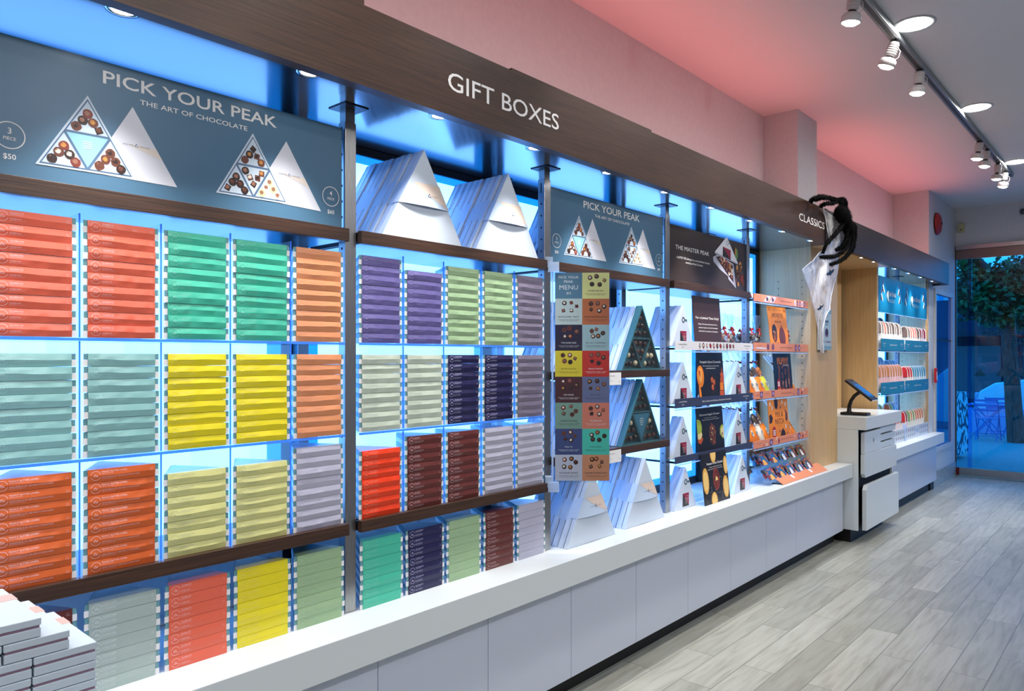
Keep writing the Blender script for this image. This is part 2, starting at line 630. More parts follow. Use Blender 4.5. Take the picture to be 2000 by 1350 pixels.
# the rim of the roof boards showing above the fascia
mb = MB(O)
xa, xb, xc, xd = P(713, 11, YF).x, P(1001, 131, YF).x, P(1274, 258, YF).x, P(1375, 304, YF).x
mb.box(-1.2, xa, YF + 0.004, YF + 0.05, ZF1 + 0.0005, ZF1 + 0.016, WENGE)
mb.box(xb, xc, YF + 0.004, YF + 0.05, ZF1 + 0.0005, ZF1 + 0.011, WENGE)
mb.box(xc + 0.002, xd, YF + 0.012, YF + 0.05, ZF1 + 0.0005, ZF1 + 0.004, WENGE)
mb.build('top_trim', t)
# raised letters
def letters(txt, u0, v0b, u1, cap, name):
    a = P(u0, v0b, YF); bb = P(u1, 0, YF)
    mb = MB(O @ T((0, YF, 0)))
    mb.text(txt, a.x, bb.x, a.z, a.z + cap, SIGNW, 3, 0.004)
    return mb.build(name, t)
cap1 = P(875, 141, YF).z - P(875, 177, YF).z
letters('GIFT BOXES', 874.5, 174, 1091, cap1, 'lettering')
cap2 = P(1562, 415.5, YF).z - P(1562, 430, YF).z
letters('CLASSICS', 1560.5, 430, 1610, cap2, 'lettering')

# recessed spots in the soffit
RIMM = mat('chrome_rim', (215, 220, 225), 0.15, 1.0)
sp0 = thing('canopy_downlight', 'sp', 'light')
mb = MB(); mb.lathe([(0.027, -0.0005), (0.027, -0.004), (0.038, -0.004), (0.038, -0.0005)], RIMM, n=24); mb.build('rim', sp0)
mb = MB(); mb.lathe([(0.0, -0.002), (0.0268, -0.002)], mat('lit_spot', (255, 255, 255), emit=(1, 0.98, 0.95), estr=14), n=24); mb.build('lens', sp0)
sps = Maker(sp0)
n = 0
for k in range(-3, 17):
    x = 0.656 + 0.4905 * k
    if k >= 9:
        x = P(1664 if k == 9 else [1691, 1718, 1747.5, 1774.5, 1798, 1820.5][min(k - 10, 5)], 500, 1.79).x
        if k == 9:
            x = P(1583, 470, 1.79).x
        if k == 10: x = P(1682, 503, 1.79).x
        if k == 11: x = P(1706, 511, 1.79).x
    if k > 15:
        break
    if k >= 0:
        n += 1
    sps((x, 1.776, ZS), label='small chrome recessed spot under the canopy, %s from the left edge of the photo' % ORD[n - 1] if k >= 0 else 'small chrome recessed canopy spot left of the photo', group='canopy spots')
    lamp('canopy_spot_light', 'SPOT', (x, 1.79, ZS - 0.012), P_CANOPY * (0.55 if 5.4 < x < 6.9 else 1.0), (1.0, 0.97, 0.93), (0, 0, 0), spot_size=math.radians(80), spot_blend=0.85, shadow_soft_size=0.028)

# ------------------------------------------------------------------ lit back panels, posts
FRAMEB = mat('black_frame', (14, 16, 20), 0.4)
def back_panel(x0, x1, where, zb=ZCT + 0.045):
    t = thing('lightbox', 'tall glowing blue white light panel behind ' + where, 'light panel', ((x0 + x1) / 2, 2.29, ZCT))
    O = T((-(x0 + x1) / 2, -2.29, -ZCT))
    mb = MB(O); mb.box(x0 + 0.10, x1 - 0.10, 2.270, 2.29, zb + 0.04, 2.165, LIGHTP); mb.build('diffuser', t)
    mb = MB(O)
    mb.box(x0 + 0.046, x0 + 0.0995, 2.271, 2.29, zb, 2.196, LIGHTB); mb.box(x1 - 0.0995, x1 - 0.046, 2.271, 2.29, zb, 2.196, LIGHTB)
    mb.box(x0 + 0.10, x1 - 0.10, 2.271, 2.29, 2.1655, 2.196, LIGHTB); mb.box(x0 + 0.10, x1 - 0.10, 2.271, 2.29, zb, zb + 0.0395, LIGHTB)
    mb.build('glowing_edge', t)
    mb = MB(O)
    mb.box(x0, x0 + 0.045, 2.262, 2.30, ZCT + 0.002, 2.226, FRAMEB)
    mb.box(x1 - 0.045, x1, 2.262, 2.30, ZCT + 0.002, 2.226, FRAMEB)
    mb.box(x0 + 0.0455, x1 - 0.0455, 2.262, 2.30, 2.1965, 2.226, FRAMEB)
    mb.box(x0 + 0.0455, x1 - 0.0455, 2.262, 2.30, ZCT + 0.002, zb - 0.0005, LAM if zb > 0.7 else FRAMEB)
    mb.build('frame', t)
PX = [-0.624, 0.376, 1.376, 2.376, 3.378, 4.375]
back_panel(-0.60, 0.396, 'the shelves left of the photo')
back_panel(0.398, 1.396, 'the leftmost shelves of boxes', 0.80)
back_panel(1.398, 2.396, 'the boxes right of the first steel post', 0.80)
back_panel(2.398, 3.398, 'the gift boxes beside the menu board')
back_panel(3.400, 4.395, 'the white key boxes')
back_panel(4.397, 5.335, 'the candy bags')
back_panel(7.02, 8.785, 'the arched packs beyond the pay station')
po0 = thing('shelf_post', 'po', 'post')
mb = MB(); mb.box(0, 0.042, 0, 0.036, 0, 2.18 - ZCT, STEEL); mb.build('outer_tube', po0, 0.0015)
mb = MB(); mb.box(0.003, 0.039, 0.003, 0.033, 2.18 - ZCT + 0.0002, ZS - ZCT - 0.004, STEEL); mb.build('inner_tube', po0)
mb = MB(); mb.box(-0.024, 0.066, -0.034, 0.056, ZS - ZCT - 0.0038, ZS - ZCT - 0.0006, DSTEEL); mb.build('top_plate', po0)
mb = MB()
for k in range(30):
    z = 0.06 + 0.05 * k
    mb.prism([(0.018 + 0.004 * math.cos(q * PI / 4), z + 0.004 * math.sin(q * PI / 4)) for q in range(8)], 'x', -0.0006, -0.0001, HOLE)
mb.box(-0.0006, -0.0001, 0.016, 0.021, 1.515, 1.548, HOLE)
mb.build('hole_pattern', po0)
posts = Maker(po0)
WH = ['left of the photo', 'at the left edge of the photo', 'between the two bays of stacked boxes', 'behind the menu board', 'between the gift boxes and the key boxes', 'between the key boxes and the candy bags']
for x, wh in zip(PX, WH):
    posts((x, 1.934, ZCT + 0.0005), label='front steel shelf post ' + wh, group='front steel shelf posts')
posts((7.885, 1.934, ZCT + 0.0005), label='front steel shelf post in the middle of the arched packs', group='front steel shelf posts')
for x, wh in list(zip(PX, WH))[1:]:
    posts((x, 2.205, ZCT + 0.0005), label='rear steel shelf post ' + wh, group='rear steel shelf posts')
posts((7.885, 2.19, ZCT + 0.0005), label='rear steel shelf post in the middle of the arched packs', group='rear steel shelf posts')

# ------------------------------------------------------------------ dark wood shelves
def wood_shelf(x0, x1, ztop, h, label):
    t = thing('wood_shelf', label, 'shelf', ((x0 + x1) / 2, 1.91, ztop))
    O = T((-(x0 + x1) / 2, -1.91, -ztop))
    mb = MB(O); mb.box(x0, x1, 1.908, 1.930, ztop - h, ztop, WENGE); mb.build('front_rail', t, 0.001)
    mb = MB(O); mb.box(x0 + 0.012, x1 - 0.012, 1.9305, 2.20, ztop - h + 0.002, ztop - 0.0005, WENGE_B); mb.build('board', t)
    mb = MB(O)
    mb.box(x0 - 0.0, x0 + 0.011, 1.931, 2.2, ztop - h + 0.004, ztop - 0.004, mat('black_bracket', (12, 12, 14), 0.5))
    mb.box(x1 - 0.011, x1, 1.931, 2.2, ztop - h + 0.004, ztop - 0.004, MATS['black_bracket'])
    mb.build('bracket', t)
    return t
B = [(-0.58, 0.374), (0.420, 1.374), (1.4205, 2.374), (2.421, 3.376), (3.422, 4.373), (4.42, 5.338)]
ZU, ZL = 1.836, 0.907
wood_shelf(*B[0], ZU, 0.041, 'dark wood shelf left of the photo')
wood_shelf(*B[1], ZU, 0.041, 'dark wood shelf carrying the largest blue sign')
wood_shelf(*B[2], ZU, 0.041, 'dark wood shelf carrying the two stacks of white triangle boxes')
wood_shelf(*B[3], ZU, 0.041, 'dark wood shelf carrying the smaller blue sign')
wood_shelf(*B[4], ZU, 0.041, 'dark wood shelf carrying the dark brown sign')
wood_shelf(*B[1], ZL, 0.037, 'low dark wood shelf under the orange and pale yellow boxes')
wood_shelf(*B[2], ZL, 0.037, 'low dark wood shelf under the red and maroon boxes')
wood_shelf(*B[3], 1.368, 0.035, 'upper dark wood shelf with a price tag beside the menu board')
wood_shelf(*B[3], 1.005, 0.035, 'lower dark wood shelf with a price tag beside the menu board')

# acrylic racks with dividers
def rack(x0, x1, divs, label):
    t = thing('acrylic_rack', label, 'rack', ((x0 + x1) / 2, 1.93, ZL))
    O = T((-(x0 + x1) / 2, -1.93, -ZL))
    for z in (1.478, 1.188):
        mb = MB(O); mb.box(x0 + 0.004, x1 - 0.004, 1.9285, 2.19, z - 0.008, z - 0.001, ACR); mb.build('shelf_sheet', t)
        mb = MB(O); mb.box(x0 + 0.004, x1 - 0.004, 1.924, 1.928, z - 0.008, z - 0.001, ACRE); mb.build('shelf_edge', t)
    for za, zb in ((ZL + 0.001, 1.1795), (1.188, 1.4695), (1.478, 1.775)):
        for x in divs:
            mb = MB(O); mb.box(x - 0.0015, x + 0.0015, 1.9335, 2.17, za, zb, ACR)
            mb.box(x - 0.0015, x + 0.0015, 1.929, 1.933, za, zb, ACRE)
            mb.build('divider', t)
D1 = [0.6143, 0.8045, 0.9923, 1.1803]
D2 = [1.610, 1.7975, 1.991, 2.181]
rack(*B[1], D1, 'clear acrylic rack with blue glowing edges holding the leftmost boxes')
rack(*B[2], D2, 'clear acrylic rack with blue glowing edges holding purple, navy and red boxes')

# ------------------------------------------------------------------ small chocolate boxes (triangular, colour sleeved)
BW, BH, PITCH = 0.183, 0.0308, 0.0315
TRAYW = mat('box_white', (236, 236, 238), 0.5)
LIDT = noise_mat('teal_wave_lid', (88, 140, 152), (120, 168, 176), (60, 60, 240), 1.0, 2, 0.45)
def trim_tri(wd, d, cut):
    return [(-wd / 2 + cut * 0.2, 0), (wd / 2 - cut * 0.2, 0), (wd / 2 - cut * 0.9, cut), (cut * 0.45, d), (-cut * 0.45, d), (-wd / 2 + cut * 0.9, cut)]
def make_box(kind, col, pcol, en, fr, flat, seed):
    rng = random.Random(seed)
    ms = MATS.get('sleeve_' + kind) or mat('sleeve_' + kind, col, 0.33, spec=0.5)
    mp = MATS.get('print_' + kind) or mat('print_' + kind, pcol, 0.3, spec=0.6)
    t = thing('chocolate_box', 'x', 'box')
    o = MB(); o.prism(trim_tri(BW, 0.150, 0.012), 'z', 0.0, 0.0158, TRAYW); o.build('tray', t)
    o = MB(); o.prism(trim_tri(BW - 0.003, 0.149, 0.012), 'z', 0.016, BH - 0.0006, LIDT); o.build('lid', t)
    hw = 0.0785
    bulge = 0.0010 if flat else rng.uniform(0.0026, 0.0042)
    ph = [rng.uniform(0, 6.28) for _ in range(6)]
    amp = 0.0002 if flat else rng.uniform(0.0004, 0.0011)
    wav = 0.0003 if flat else rng.uniform(0.0003, 0.0012)
    zm = BH * 0.5
    def ridge(x):
        q = x / hw
        return zm + wav * (math.sin(2.1 * q + ph[0]) + 0.5 * math.sin(5.3 * q + ph[1]))
    def surf(x, z):
        q = x / hw
        e = 1 - abs(q) ** 4
        zr = ridge(x)
        h = z / zr if z < zr else (BH - z) / (BH - zr)
        h = max(0.0, min(1.0, h))
        off = bulge * (0.55 + 0.45 * e) * h
        off += amp * h * (0.6 * math.sin(3.7 * q + ph[2] + z * 90) + 0.5 * math.sin(8.3 * q + ph[3] - z * 130) + 0.35 * math.sin(15.0 * q + ph[4]))
        return -0.0012 - max(off, 0)
    o = MB()
    nx, nz = 26, 4
    for half in (0, 1):
        v, f = [], []
        for j in range(nz + 1):
            for i in range(nx + 1):
                x = -hw + 2 * hw * i / nx
                zr = ridge(x)
                z = zr * j / nz if half == 0 else zr + (BH - zr) * j / nz
                v.append((x, surf(x, z), z))
        for j in range(nz):
            for i in range(nx):
                a = j * (nx + 1) + i
                f.append((a, a + 1, a + nx + 2, a + nx + 1))
        o.add(v, f, ms, True)
    # the sleeve wraps over top and bottom
    top = [(-hw, -0.0012), (hw, -0.0012), (hw * 0.95, 0.018), (hw * 0.12, 0.135), (-hw * 0.12, 0.135), (-hw * 0.95, 0.018)]
    o.prism(top, 'z', BH - 0.0005, BH, ms)
    # printing follows the sleeve surface
    def printed(txt, x0, x1, z0, z1):
        vv, ff, _ = text_mesh(txt, 0.01)
        pts = [(x0 + p[0] * (x1 - x0), z0 + p[1] * (z1 - z0)) for p in vv]
        o.add([(x, surf(x, z) - 0.0005, z) for x, z in pts], ff, mp)
    def wid(txt, h):
        return text_mesh(txt, 0.01)[2] * h
    xl = -hw + 0.031
    h = 0.0037
    printed(en, xl, xl + min(wid(en, h), 0.082), 0.0222, 0.0222 + h)
    printed(fr, xl, xl + min(wid(fr, h), 0.094), 0.0092, 0.0092 + h)
    sm = 0.0017
    printed('ASSORTED CHOCOLATES', xl, xl + 0.026, 0.0190, 0.0190 + sm)
    printed('ASSORTIMENT DE CHOCOLATS', xl, xl + 0.031, 0.0060, 0.0060 + sm)
    printed('5 pc', hw - 0.012, hw - 0.006, 0.0200, 0.0222)
    printed('3.5 oz', hw - 0.013, hw - 0.005, 0.0160, 0.0182)
    # round crest: broken ring and two peaks
    cx, cz, R = -hw + 0.0175, BH / 2, 0.0115
    for a0, a1 in ((0.25, 2.9), (3.4, 6.0)):
        v, f = [], []
        for k in range(15):
            q = a0 + (a1 - a0) * k / 14
            for rr in (R, R - 0.0011):
                x, z = cx + rr * math.cos(q), cz + rr * math.sin(q)
                v.append((x, surf(x, z) - 0.0005, z))
        for k in range(14):
            f.append((2 * k, 2 * k + 1, 2 * k + 3, 2 * k + 2))
        o.add(v, f, mp)
    for dx, s_ in ((-0.0014, 1.0), (0.0028, 0.7)):
        tri = [(-0.0042 * s_ + dx, -0.003), (0.0042 * s_ + dx, -0.003), (dx, -0.003 + 0.0068 * s_)]
        inn = [(p[0] * 1.0 + (dx - p[0]) * 0.42, -0.003 + 0.0009 + (p[1] + 0.003) * 0.58) for p in tri]
        v = [(cx + p[0], 0, cz + p[1]) for p in tri + inn]
        v = [(p[0], surf(p[0], p[2]) - 0.0005, p[2]) for p in v]
        o.add(v, [(0, 1, 4, 3), (1, 2, 5, 4), (2, 0, 3, 5)], mp)
    o.build('sleeve', t)
    return t

FLV = {
 'coral': ((228, 104, 80), (240, 190, 190), 'CELEBRATE!', 'C\u00c9L\u00c9BRONS!'),
 'teal': ((138, 188, 188), (168, 206, 208), 'SEA SALT CARAMELS', 'CARAMELS AU SEL DE MER'),
 'orange': ((208, 96, 44), (236, 190, 190), 'PEANUT BUTTER LOVERS', "AMOUREUX DU BEURRE D'ARACHIDE"),
 'mint green': ((70, 188, 160), (140, 214, 196), 'COOL MINT', 'MENTHE FRA\u00ceCHE'),
 'yellow': ((230, 214, 36), (236, 226, 130), 'MOVIE SNACKS', 'COLLATIONS CIN\u00c9MA'),
 'pale yellow': ((212, 212, 142), (190, 196, 168), 'COFFEE OR TEA?', 'CAF\u00c9 OU TH\u00c9?'),
 'peach': ((222, 146, 102), (226, 168, 140), 'CARAMEL CONNOISSEUR', 'CONNAISSEUR DE CARAMEL'),
 'lavender': ((180, 180, 200), (200, 200, 220), 'NO SUGAR ADDED', 'SANS SUCRE AJOUT\u00c9'),
 'purple': ((104, 96, 156), (160, 158, 206), 'MILK IT!', 'CHOCOLAT AU LAIT'),
 'sage green': ((152, 182, 142), (178, 202, 172), "VEGAN'S CHOICE", 'CHOIX V\u00c9GANE'),
 'mauve grey': ((124, 116, 138), (150, 144, 164), 'MIX IT UP?', 'M\u00c9LANGEZ'),
 'pale grey green': ((196, 208, 192), (184, 196, 190), 'EXTRA DARK', 'EXTRA NOIR'),
 'navy': ((34, 32, 78), (190, 192, 224), 'THE DARK SIDE', 'LE C\u00d4T\u00c9 OBSCUR'),
 'red': ((234, 62, 24), (240, 150, 130), 'FANCY FRUITS', 'FRUITS RAFFIN\u00c9S'),
 'maroon': ((98, 44, 42), (200, 176, 182), 'GO NUTS!', 'FOLLES DES NOIX'),
 'grey': ((168, 184, 180), (222, 228, 230), 'EXTRA DARK', 'EXTRA NOIR'),
}
PROTO = {}
def box_maker(kind, flat, var):
    k = (kind, flat, var)
    if k not in PROTO:
        c_, p_, en, fr = FLV[kind]
        PROTO[k] = Maker(make_box(kind, c_, p_, en, fr, flat, len(PROTO) * 7 + 3))
    return PROTO[k]
rb = random.Random(11)
def stacks(cols, z0, flat, cx, shelf, bay, y=1.927, skip=()):
    for i, (kind, cnt) in enumerate(cols):
        for k in range(cnt):
            var = 0 if flat else rb.randrange(3)
            lab = '%s chocolate box %s from top in the %s stack, %s, %s bay' % (kind, ORD[cnt - 1 - k], ORD[i], shelf, bay)
            ww = lab.split()
            if len(ww) > 16:
                lab = ' '.join(w_ for w_ in ww if w_ not in ('the',))
            j = 0.0012 if flat else 0.0008
            box_maker(kind, flat, var)((cx[i] + rb.uniform(-j, j), y + rb.uniform(-0.0, 0.003), z0 + 0.0004 + PITCH * k), rb.uniform(-0.005, 0.005), lab, '%s chocolate boxes on the %s of the %s bay' % (kind, shelf, bay))
CX1 = [0.518, 0.7095, 0.8985, 1.0865, 1.2755]
CX2 = [1.5135, 1.7035, 1.894, 2.086, 2.2765]
stacks([('coral', 9), ('coral', 9), ('mint green', 9), ('mint green', 9), ('peach', 9)], 1.478, False, CX1, 'top shelf', 'left')
stacks([('teal', 8), ('teal', 8), ('yellow', 8), ('yellow', 8), ('peach', 8)], 1.188, False, CX1, 'middle shelf', 'left')
stacks([('orange', 8), ('orange', 8), ('pale yellow', 7), ('pale yellow', 7), ('lavender', 8)], ZL, False, CX1, 'wood shelf', 'left')
stacks([('maroon', 7), ('grey', 7), ('coral', 7), ('yellow', 7), ('sage green', 7)], ZCT, True, CX1, 'white counter', 'left', 1.922)
stacks([('purple', 9), ('purple', 8), ('sage green', 9), ('sage green', 9), ('mauve grey', 9)], 1.478, False, CX2, 'top shelf', 'second')
stacks([('pale grey green', 8), ('pale grey green', 8), ('navy', 8), ('navy', 8), ('mauve grey', 8)], 1.188, False, CX2, 'middle shelf', 'second')
stacks([('red', 7), ('maroon', 8), ('maroon', 8), ('lavender', 8), ('lavender', 8)], ZL, False, CX2, 'wood shelf', 'second')
stacks([('mint green', 7), ('navy', 7), ('sage green', 7), ('maroon', 7), ('lavender', 7)], ZCT, True, CX2, 'white counter', 'second', 1.922)

# ------------------------------------------------------------------ printed artwork helpers
CH_D = mat('print_dark_chocolate', (50, 28, 23), 0.4)
CH_M = mat('print_milk_chocolate', (106, 58, 42), 0.4)
CH_R = mat('print_reddish_chocolate', (128, 52, 42), 0.4)
CH_L = mat('print_chocolate_highlight', (158, 108, 88), 0.4)
CH_W = mat('print_white_chocolate', (238, 226, 208), 0.4)
CH_C = mat('print_caramel', (206, 140, 66), 0.4)
CH_RED = mat('print_cherry', (176, 30, 40), 0.4)
CH_P = mat('print_pistachio', (196, 208, 160), 0.4)
BLUEBG = mat('sign_slate_blue', (78, 118, 148), 0.33, spec=0.35)
LIDW = mat('print_lid_white', (226, 228, 238), 0.5)
TRAYE = mat('print_tray_edge', (206, 222, 238), 0.5)
TRAYD = mat('print_tray_shadow', (86, 116, 150), 0.5)
CYANP = mat('print_cyan', (150, 206, 226), 0.5)
PEACHP = mat('lid_peach', (236, 224, 214), 0.5)
INKB = mat('print_slate_ink', (84, 104, 132), 0.5)

def choc(mb, x, z, r, rng, lay=4, pal=None, sx=1.0):
    base = rng.choice(pal or [CH_D, CH_D, CH_M, CH_M, CH_R])
    n = rng.choice([4, 12, 14, 14])
    mb.disc(x, z, r * sx, r, base, lay, n=n if n > 4 else 4, rot=rng.uniform(0, 1.5), jit=0.06, rng=rng)
    top = rng.choice([CH_L, CH_M, CH_D, CH_D, CH_C, CH_W]) if pal is None else rng.choice([CH_L, CH_M])
    mb.disc(x - r * 0.1 * sx, z + r * 0.12, r * 0.52 * sx, r * 0.5, top, lay + 1, n=10, jit=0.15, rng=rng)
    mb.disc(x - r * 0.35 * sx, z + r * 0.4, r * 0.16 * sx, r * 0.12, CH_L, lay + 2, n=6)

def lerp(a, b_, t):
    return (a[0] + (b_[0] - a[0]) * t, a[1] + (b_[1] - a[1]) * t)

def tray_tri(mb, A, Lp, Rp, rng, mid):
    """printed open triangle of four compartments; mid: None -> chocolates, else plain cyan"""
    mb.poly([A, Lp, Rp], TRAYE, 3)
    cen = ((A[0] + Lp[0] + Rp[0]) / 3, (A[1] + Lp[1] + Rp[1]) / 3)
    a, l, r = [lerp(cen, q, 0.93) for q in (A, Lp, Rp)]
    mb.poly([a, l, r], TRAYD, 4)
    al, ar, lr = lerp(a, l, 0.5), lerp(a, r, 0.5), lerp(l, r, 0.5)
    H = A[1] - (Lp[1] + Rp[1]) / 2
    for k, tri in enumerate(([a, al, ar], [al, l, lr], [ar, lr, r], [al, ar, lr])):
        c = (sum(q[0] for q in tri) / 3, sum(q[1] for q in tri) / 3)
        tr = [lerp(c, q, 0.90) for q in tri]
        if k == 3 and mid:
            mb.poly(tr, CYANP, 5)
            for q in range(4):
                mb.rect(c[0] - 0.010 * H / 0.2, c[0] + 0.010 * H / 0.2, c[1] + H * (0.05 - 0.028 * q), c[1] + H * (0.06 - 0.028 * q), WHITE, 6)
            continue
        mb.poly(tr, TRAYE, 5)
        up = 1 if k < 3 else -1
        W = abs(tr[1][0] - tr[2][0]) if k < 3 else abs(tr[0][0] - tr[1][0])
        h = (tr[0][1] - tr[1][1]) if k < 3 else (tr[0][1] - tr[2][1])
        ax, az = (tr[0][0], tr[0][1]) if k < 3 else (tr[2][0], tr[2][1])
        pal = None
        if mid is None and k == 2: pal = [CH_W, CH_W, CH_P]
        if mid is None and k == 1: pal = [CH_D]
        r_ = 0.135 * min(W, h * 1.1)
        for (fx, fz) in ((0.0, 0.40), (-0.12, 0.62), (0.13, 0.64), (-0.27, 0.84), (0.27, 0.84)):
            choc(mb, ax + fx * W, az - up * fz * h, r_, rng, 6, pal)
        # little white peak printed in the middle of the tray
    return mb

def big_sign(dx, label):
    """wide blue sign with the two opened triangle boxes; dx shifts the drawing along the wall"""
    Y = 1.945
    def q(u, v):
        p = P(u, v, Y)
        return (p.x - 0.4255, p.z - 1.838)
    t = thing('hanging_sign', label, 'sign', (0.4255 + dx, Y, 1.838))
    Wd, Hh = 0.945, 0.321
    mb = MB(); mb.box(0, Wd, 0, 0.006, 0, Hh, BLUEBG); mb.build('board', t)
    mb = MB()
    s = 2.8128
    def z(px, py):
        return q(px / s, py / s)
    a, b2 = z(565, 385), z(555, 455); e = z(1520, 700)
    mb.text('PICK YOUR PEAK', a[0], e[0], b2[1], a[1], SIGNW, 2, 0.012)
    a, b2 = z(768, 547), z(766, 574); e = z(1358, 718)
    mb.text('THE ART OF CHOCOLATE', a[0], e[0], b2[1], a[1], SIGNW, 2, 0.008)
    rng = random.Random(5)
    for (A, Lp, Rp, lA, lL, lR, mid) in (((480, 525), (192, 900), (742, 985), (728, 588), (480, 945), (973, 1030), True),
                                       ((1388, 733), (1185, 1058), (1582, 1122), (1572, 777), (1380, 1085), (1763, 1162), None)):
        lid = [z(*lA), z(*lL), z(*lR)]
        mb.poly(lid, LIDW, 2)
        m1, m2, m3 = lerp(lid[0], lid[1], 0.52), lerp(lid[0], lid[2], 0.52), lerp(lid[0], lid[2], 0.66)
        mb.poly([lerp(m1, m2, 0.35), m2, m3], PEACHP, 3)
        c_ = lerp(lerp(lid[0], lid[1], 0.53), lerp(lid[0], lid[2], 0.53), 0.56)
        wl = (lid[2][0] - lid[1][0])
        hh = wl * 0.018
        mb.text('ROCKY MTN', c_[0] - wl * 0.15, c_[0] - wl * 0.035, c_[1] - hh / 2, c_[1] + hh / 2, INKB, 4)
        mb.text('CHOCOLATE', c_[0] + wl * 0.035, c_[0] + wl * 0.15, c_[1] - hh / 2, c_[1] + hh / 2, INKB, 4)
        mb.poly([(c_[0] - wl * 0.024, c_[1] - hh * 0.6), (c_[0] + wl * 0.024, c_[1] - hh * 0.6), (c_[0], c_[1] + hh * 1.5)], INKB, 4)
        mb.poly([(c_[0] - wl * 0.013, c_[1] - hh * 0.35), (c_[0] + wl * 0.013, c_[1] - hh * 0.35), (c_[0], c_[1] + hh * 0.8)], LIDW, 5)
        tray_tri(mb, z(*A), z(*Lp), z(*Rp), rng, mid)
    for (cxy, rx, rz_, n_, pr) in (((52, 743), 0.031, 0.031, '3', '$50'), ((1817, 1080), 0.031, 0.031, '4', '$60')):
        c_ = z(*cxy)
        mb.ring(c_[0], c_[1], rx, rz_, 0.0022, SIGNW, 2)
        mb.text_c(n_, c_[0], c_[1] + 0.003, 0.014, SIGNW, 2, 0.01)
        mb.text_c('PIECE', c_[0], c_[1] - 0.011, 0.0075, SIGNW, 2, 0.01)
        mb.text_c(pr, c_[0], c_[1] - 0.056, 0.014, SIGNW, 2, 0.012)
    mb.build('artwork', t)
    return t
s1 = big_sign(0.0, 'largest slate blue sign with two opened triangle boxes above the coral and green boxes')
s2 = copy_thing(s1, (0.4255 + 1.996, 1.945, 1.838), 0, 'smaller looking slate blue sign with two opened triangle boxes beside the menu board')
s1['group'] = s2['group'] = 'slate blue triangle box signs'

# dark sign of the key boxes
Y = 1.945
t = thing('hanging_sign', 'dark brown sign showing one opened white triangle box, leaves and nuts', 'sign', (3.4245, Y, 1.838))
DK = mat('sign_dark_brown', (58, 46, 42), 0.33, spec=0.35)
def z(px, py):
    p = P(1290 + px / 4.22, 400 + py / 4.22, Y)
    return (p.x - 3.4245, p.z - 1.838)
mb = MB(); mb.box(0, 0.945, 0, 0.006, 0, 0.300, DK); mb.build('board', t)
mb = MB()
a, b2, e = z(122, 327), z(122, 362), z(400, 404)
mb.text('THE MASTER PEAK', a[0], e[0], b2[1], a[1], SIGNW, 2, 0.004)
a, b2, e = z(133, 420), z(133, 438), z(405, 465)
mb.text('A LIMITED TIME offering of our custom handmade chocolates', a[0], e[0], b2[1] - 0.004, a[1], SIGNW, 2, 0.01)
a, e = z(207, 453), z(348, 484)
mb.text('curated by our Master Chocolatiers', a[0], e[0], z(207, 470)[1] - 0.013, a[1] - 0.009, SIGNW, 2, 0.01)
LIDE = mat('print_lid_edge', (176, 176, 196), 0.5)
LAB_R = mat('label_crimson', (150, 28, 58), 0.45)
LAB_K = mat('label_black', (44, 38, 38), 0.45)
tr = [z(432, 430), z(470, 410), z(600, 490), z(622, 690), z(560, 615), z(556, 590), z(492, 535), z(436, 468)]
mb.poly(tr, LIDE, 2)
mb.poly([z(455, 430), z(490, 425), z(592, 500), z(600, 640), z(540, 560)], CH_D, 3)
rng = random.Random(9)
for i in range(6):
    for j in range(4):
        f_ = (i + 0.5) / 6
        p0 = lerp((470, 436), (596, 625), f_); p1 = lerp((500, 432), (596, 505), f_)
        pp = lerp(p0, p1, (j + 0.5) / 4)
        c_ = z(*pp)
        choc(mb, c_[0], c_[1], 0.013, rng, 4, [CH_R, CH_M, CH_C, CH_D, CH_W])
mb.poly([z(443, 390), z(445, 402), z(635, 495), z(635, 484)], LIDE, 7)
mb.poly([z(542, 263), z(443, 388), z(635, 486)], LIDW, 8)
mb.poly([z(510, 345), z(508, 424), z(574, 458), z(574, 376)], LAB_R, 9)
mb.poly([z(510, 345), z(508, 424), z(574, 458)], LAB_K, 10)
c_ = z(545, 318)
mb.ring(c_[0], c_[1], 0.014, 0.014, 0.003, INKB, 9)
mb.rect(c_[0] + 0.014, c_[0] + 0.05, c_[1] - 0.002, c_[1] + 0.002, INKB, 9)
LEAF = mat('print_leaf_green', (92, 140, 52), 0.5)
MAPLE = mat('print_maple_red', (150, 56, 40), 0.5)
NUT = mat('print_nut_brown', (128, 82, 46), 0.5)
c_ = z(625, 412); mb.disc(c_[0], c_[1], 0.022, 0.034, LEAF, 3, n=12, jit=0.2, rng=rng)
c_ = z(617, 385); mb.disc(c_[0], c_[1], 0.008, 0.025, CH_C, 4, n=8)
for px, py in ((655, 490), (630, 520), (655, 540), (640, 580), (625, 625), (660, 515), (640, 655), (680, 655), (632, 555)):
    c_ = z(px, py); mb.disc(c_[0], c_[1], 0.016, 0.017, rng.choice([NUT, NUT, CH_C, CH_M]), 3, n=9, rot=rng.random(), jit=0.15, rng=rng)
c_ = z(668, 612)
star = []
for k in range(14):
    r_ = 0.046 if k % 2 == 0 else 0.018
    star.append((c_[0] + r_ * math.sin(2 * PI * k / 14), c_[1] + r_ * math.cos(2 * PI * k / 14)))
mb.poly(star, MAPLE, 5)
mb.build('artwork', t)

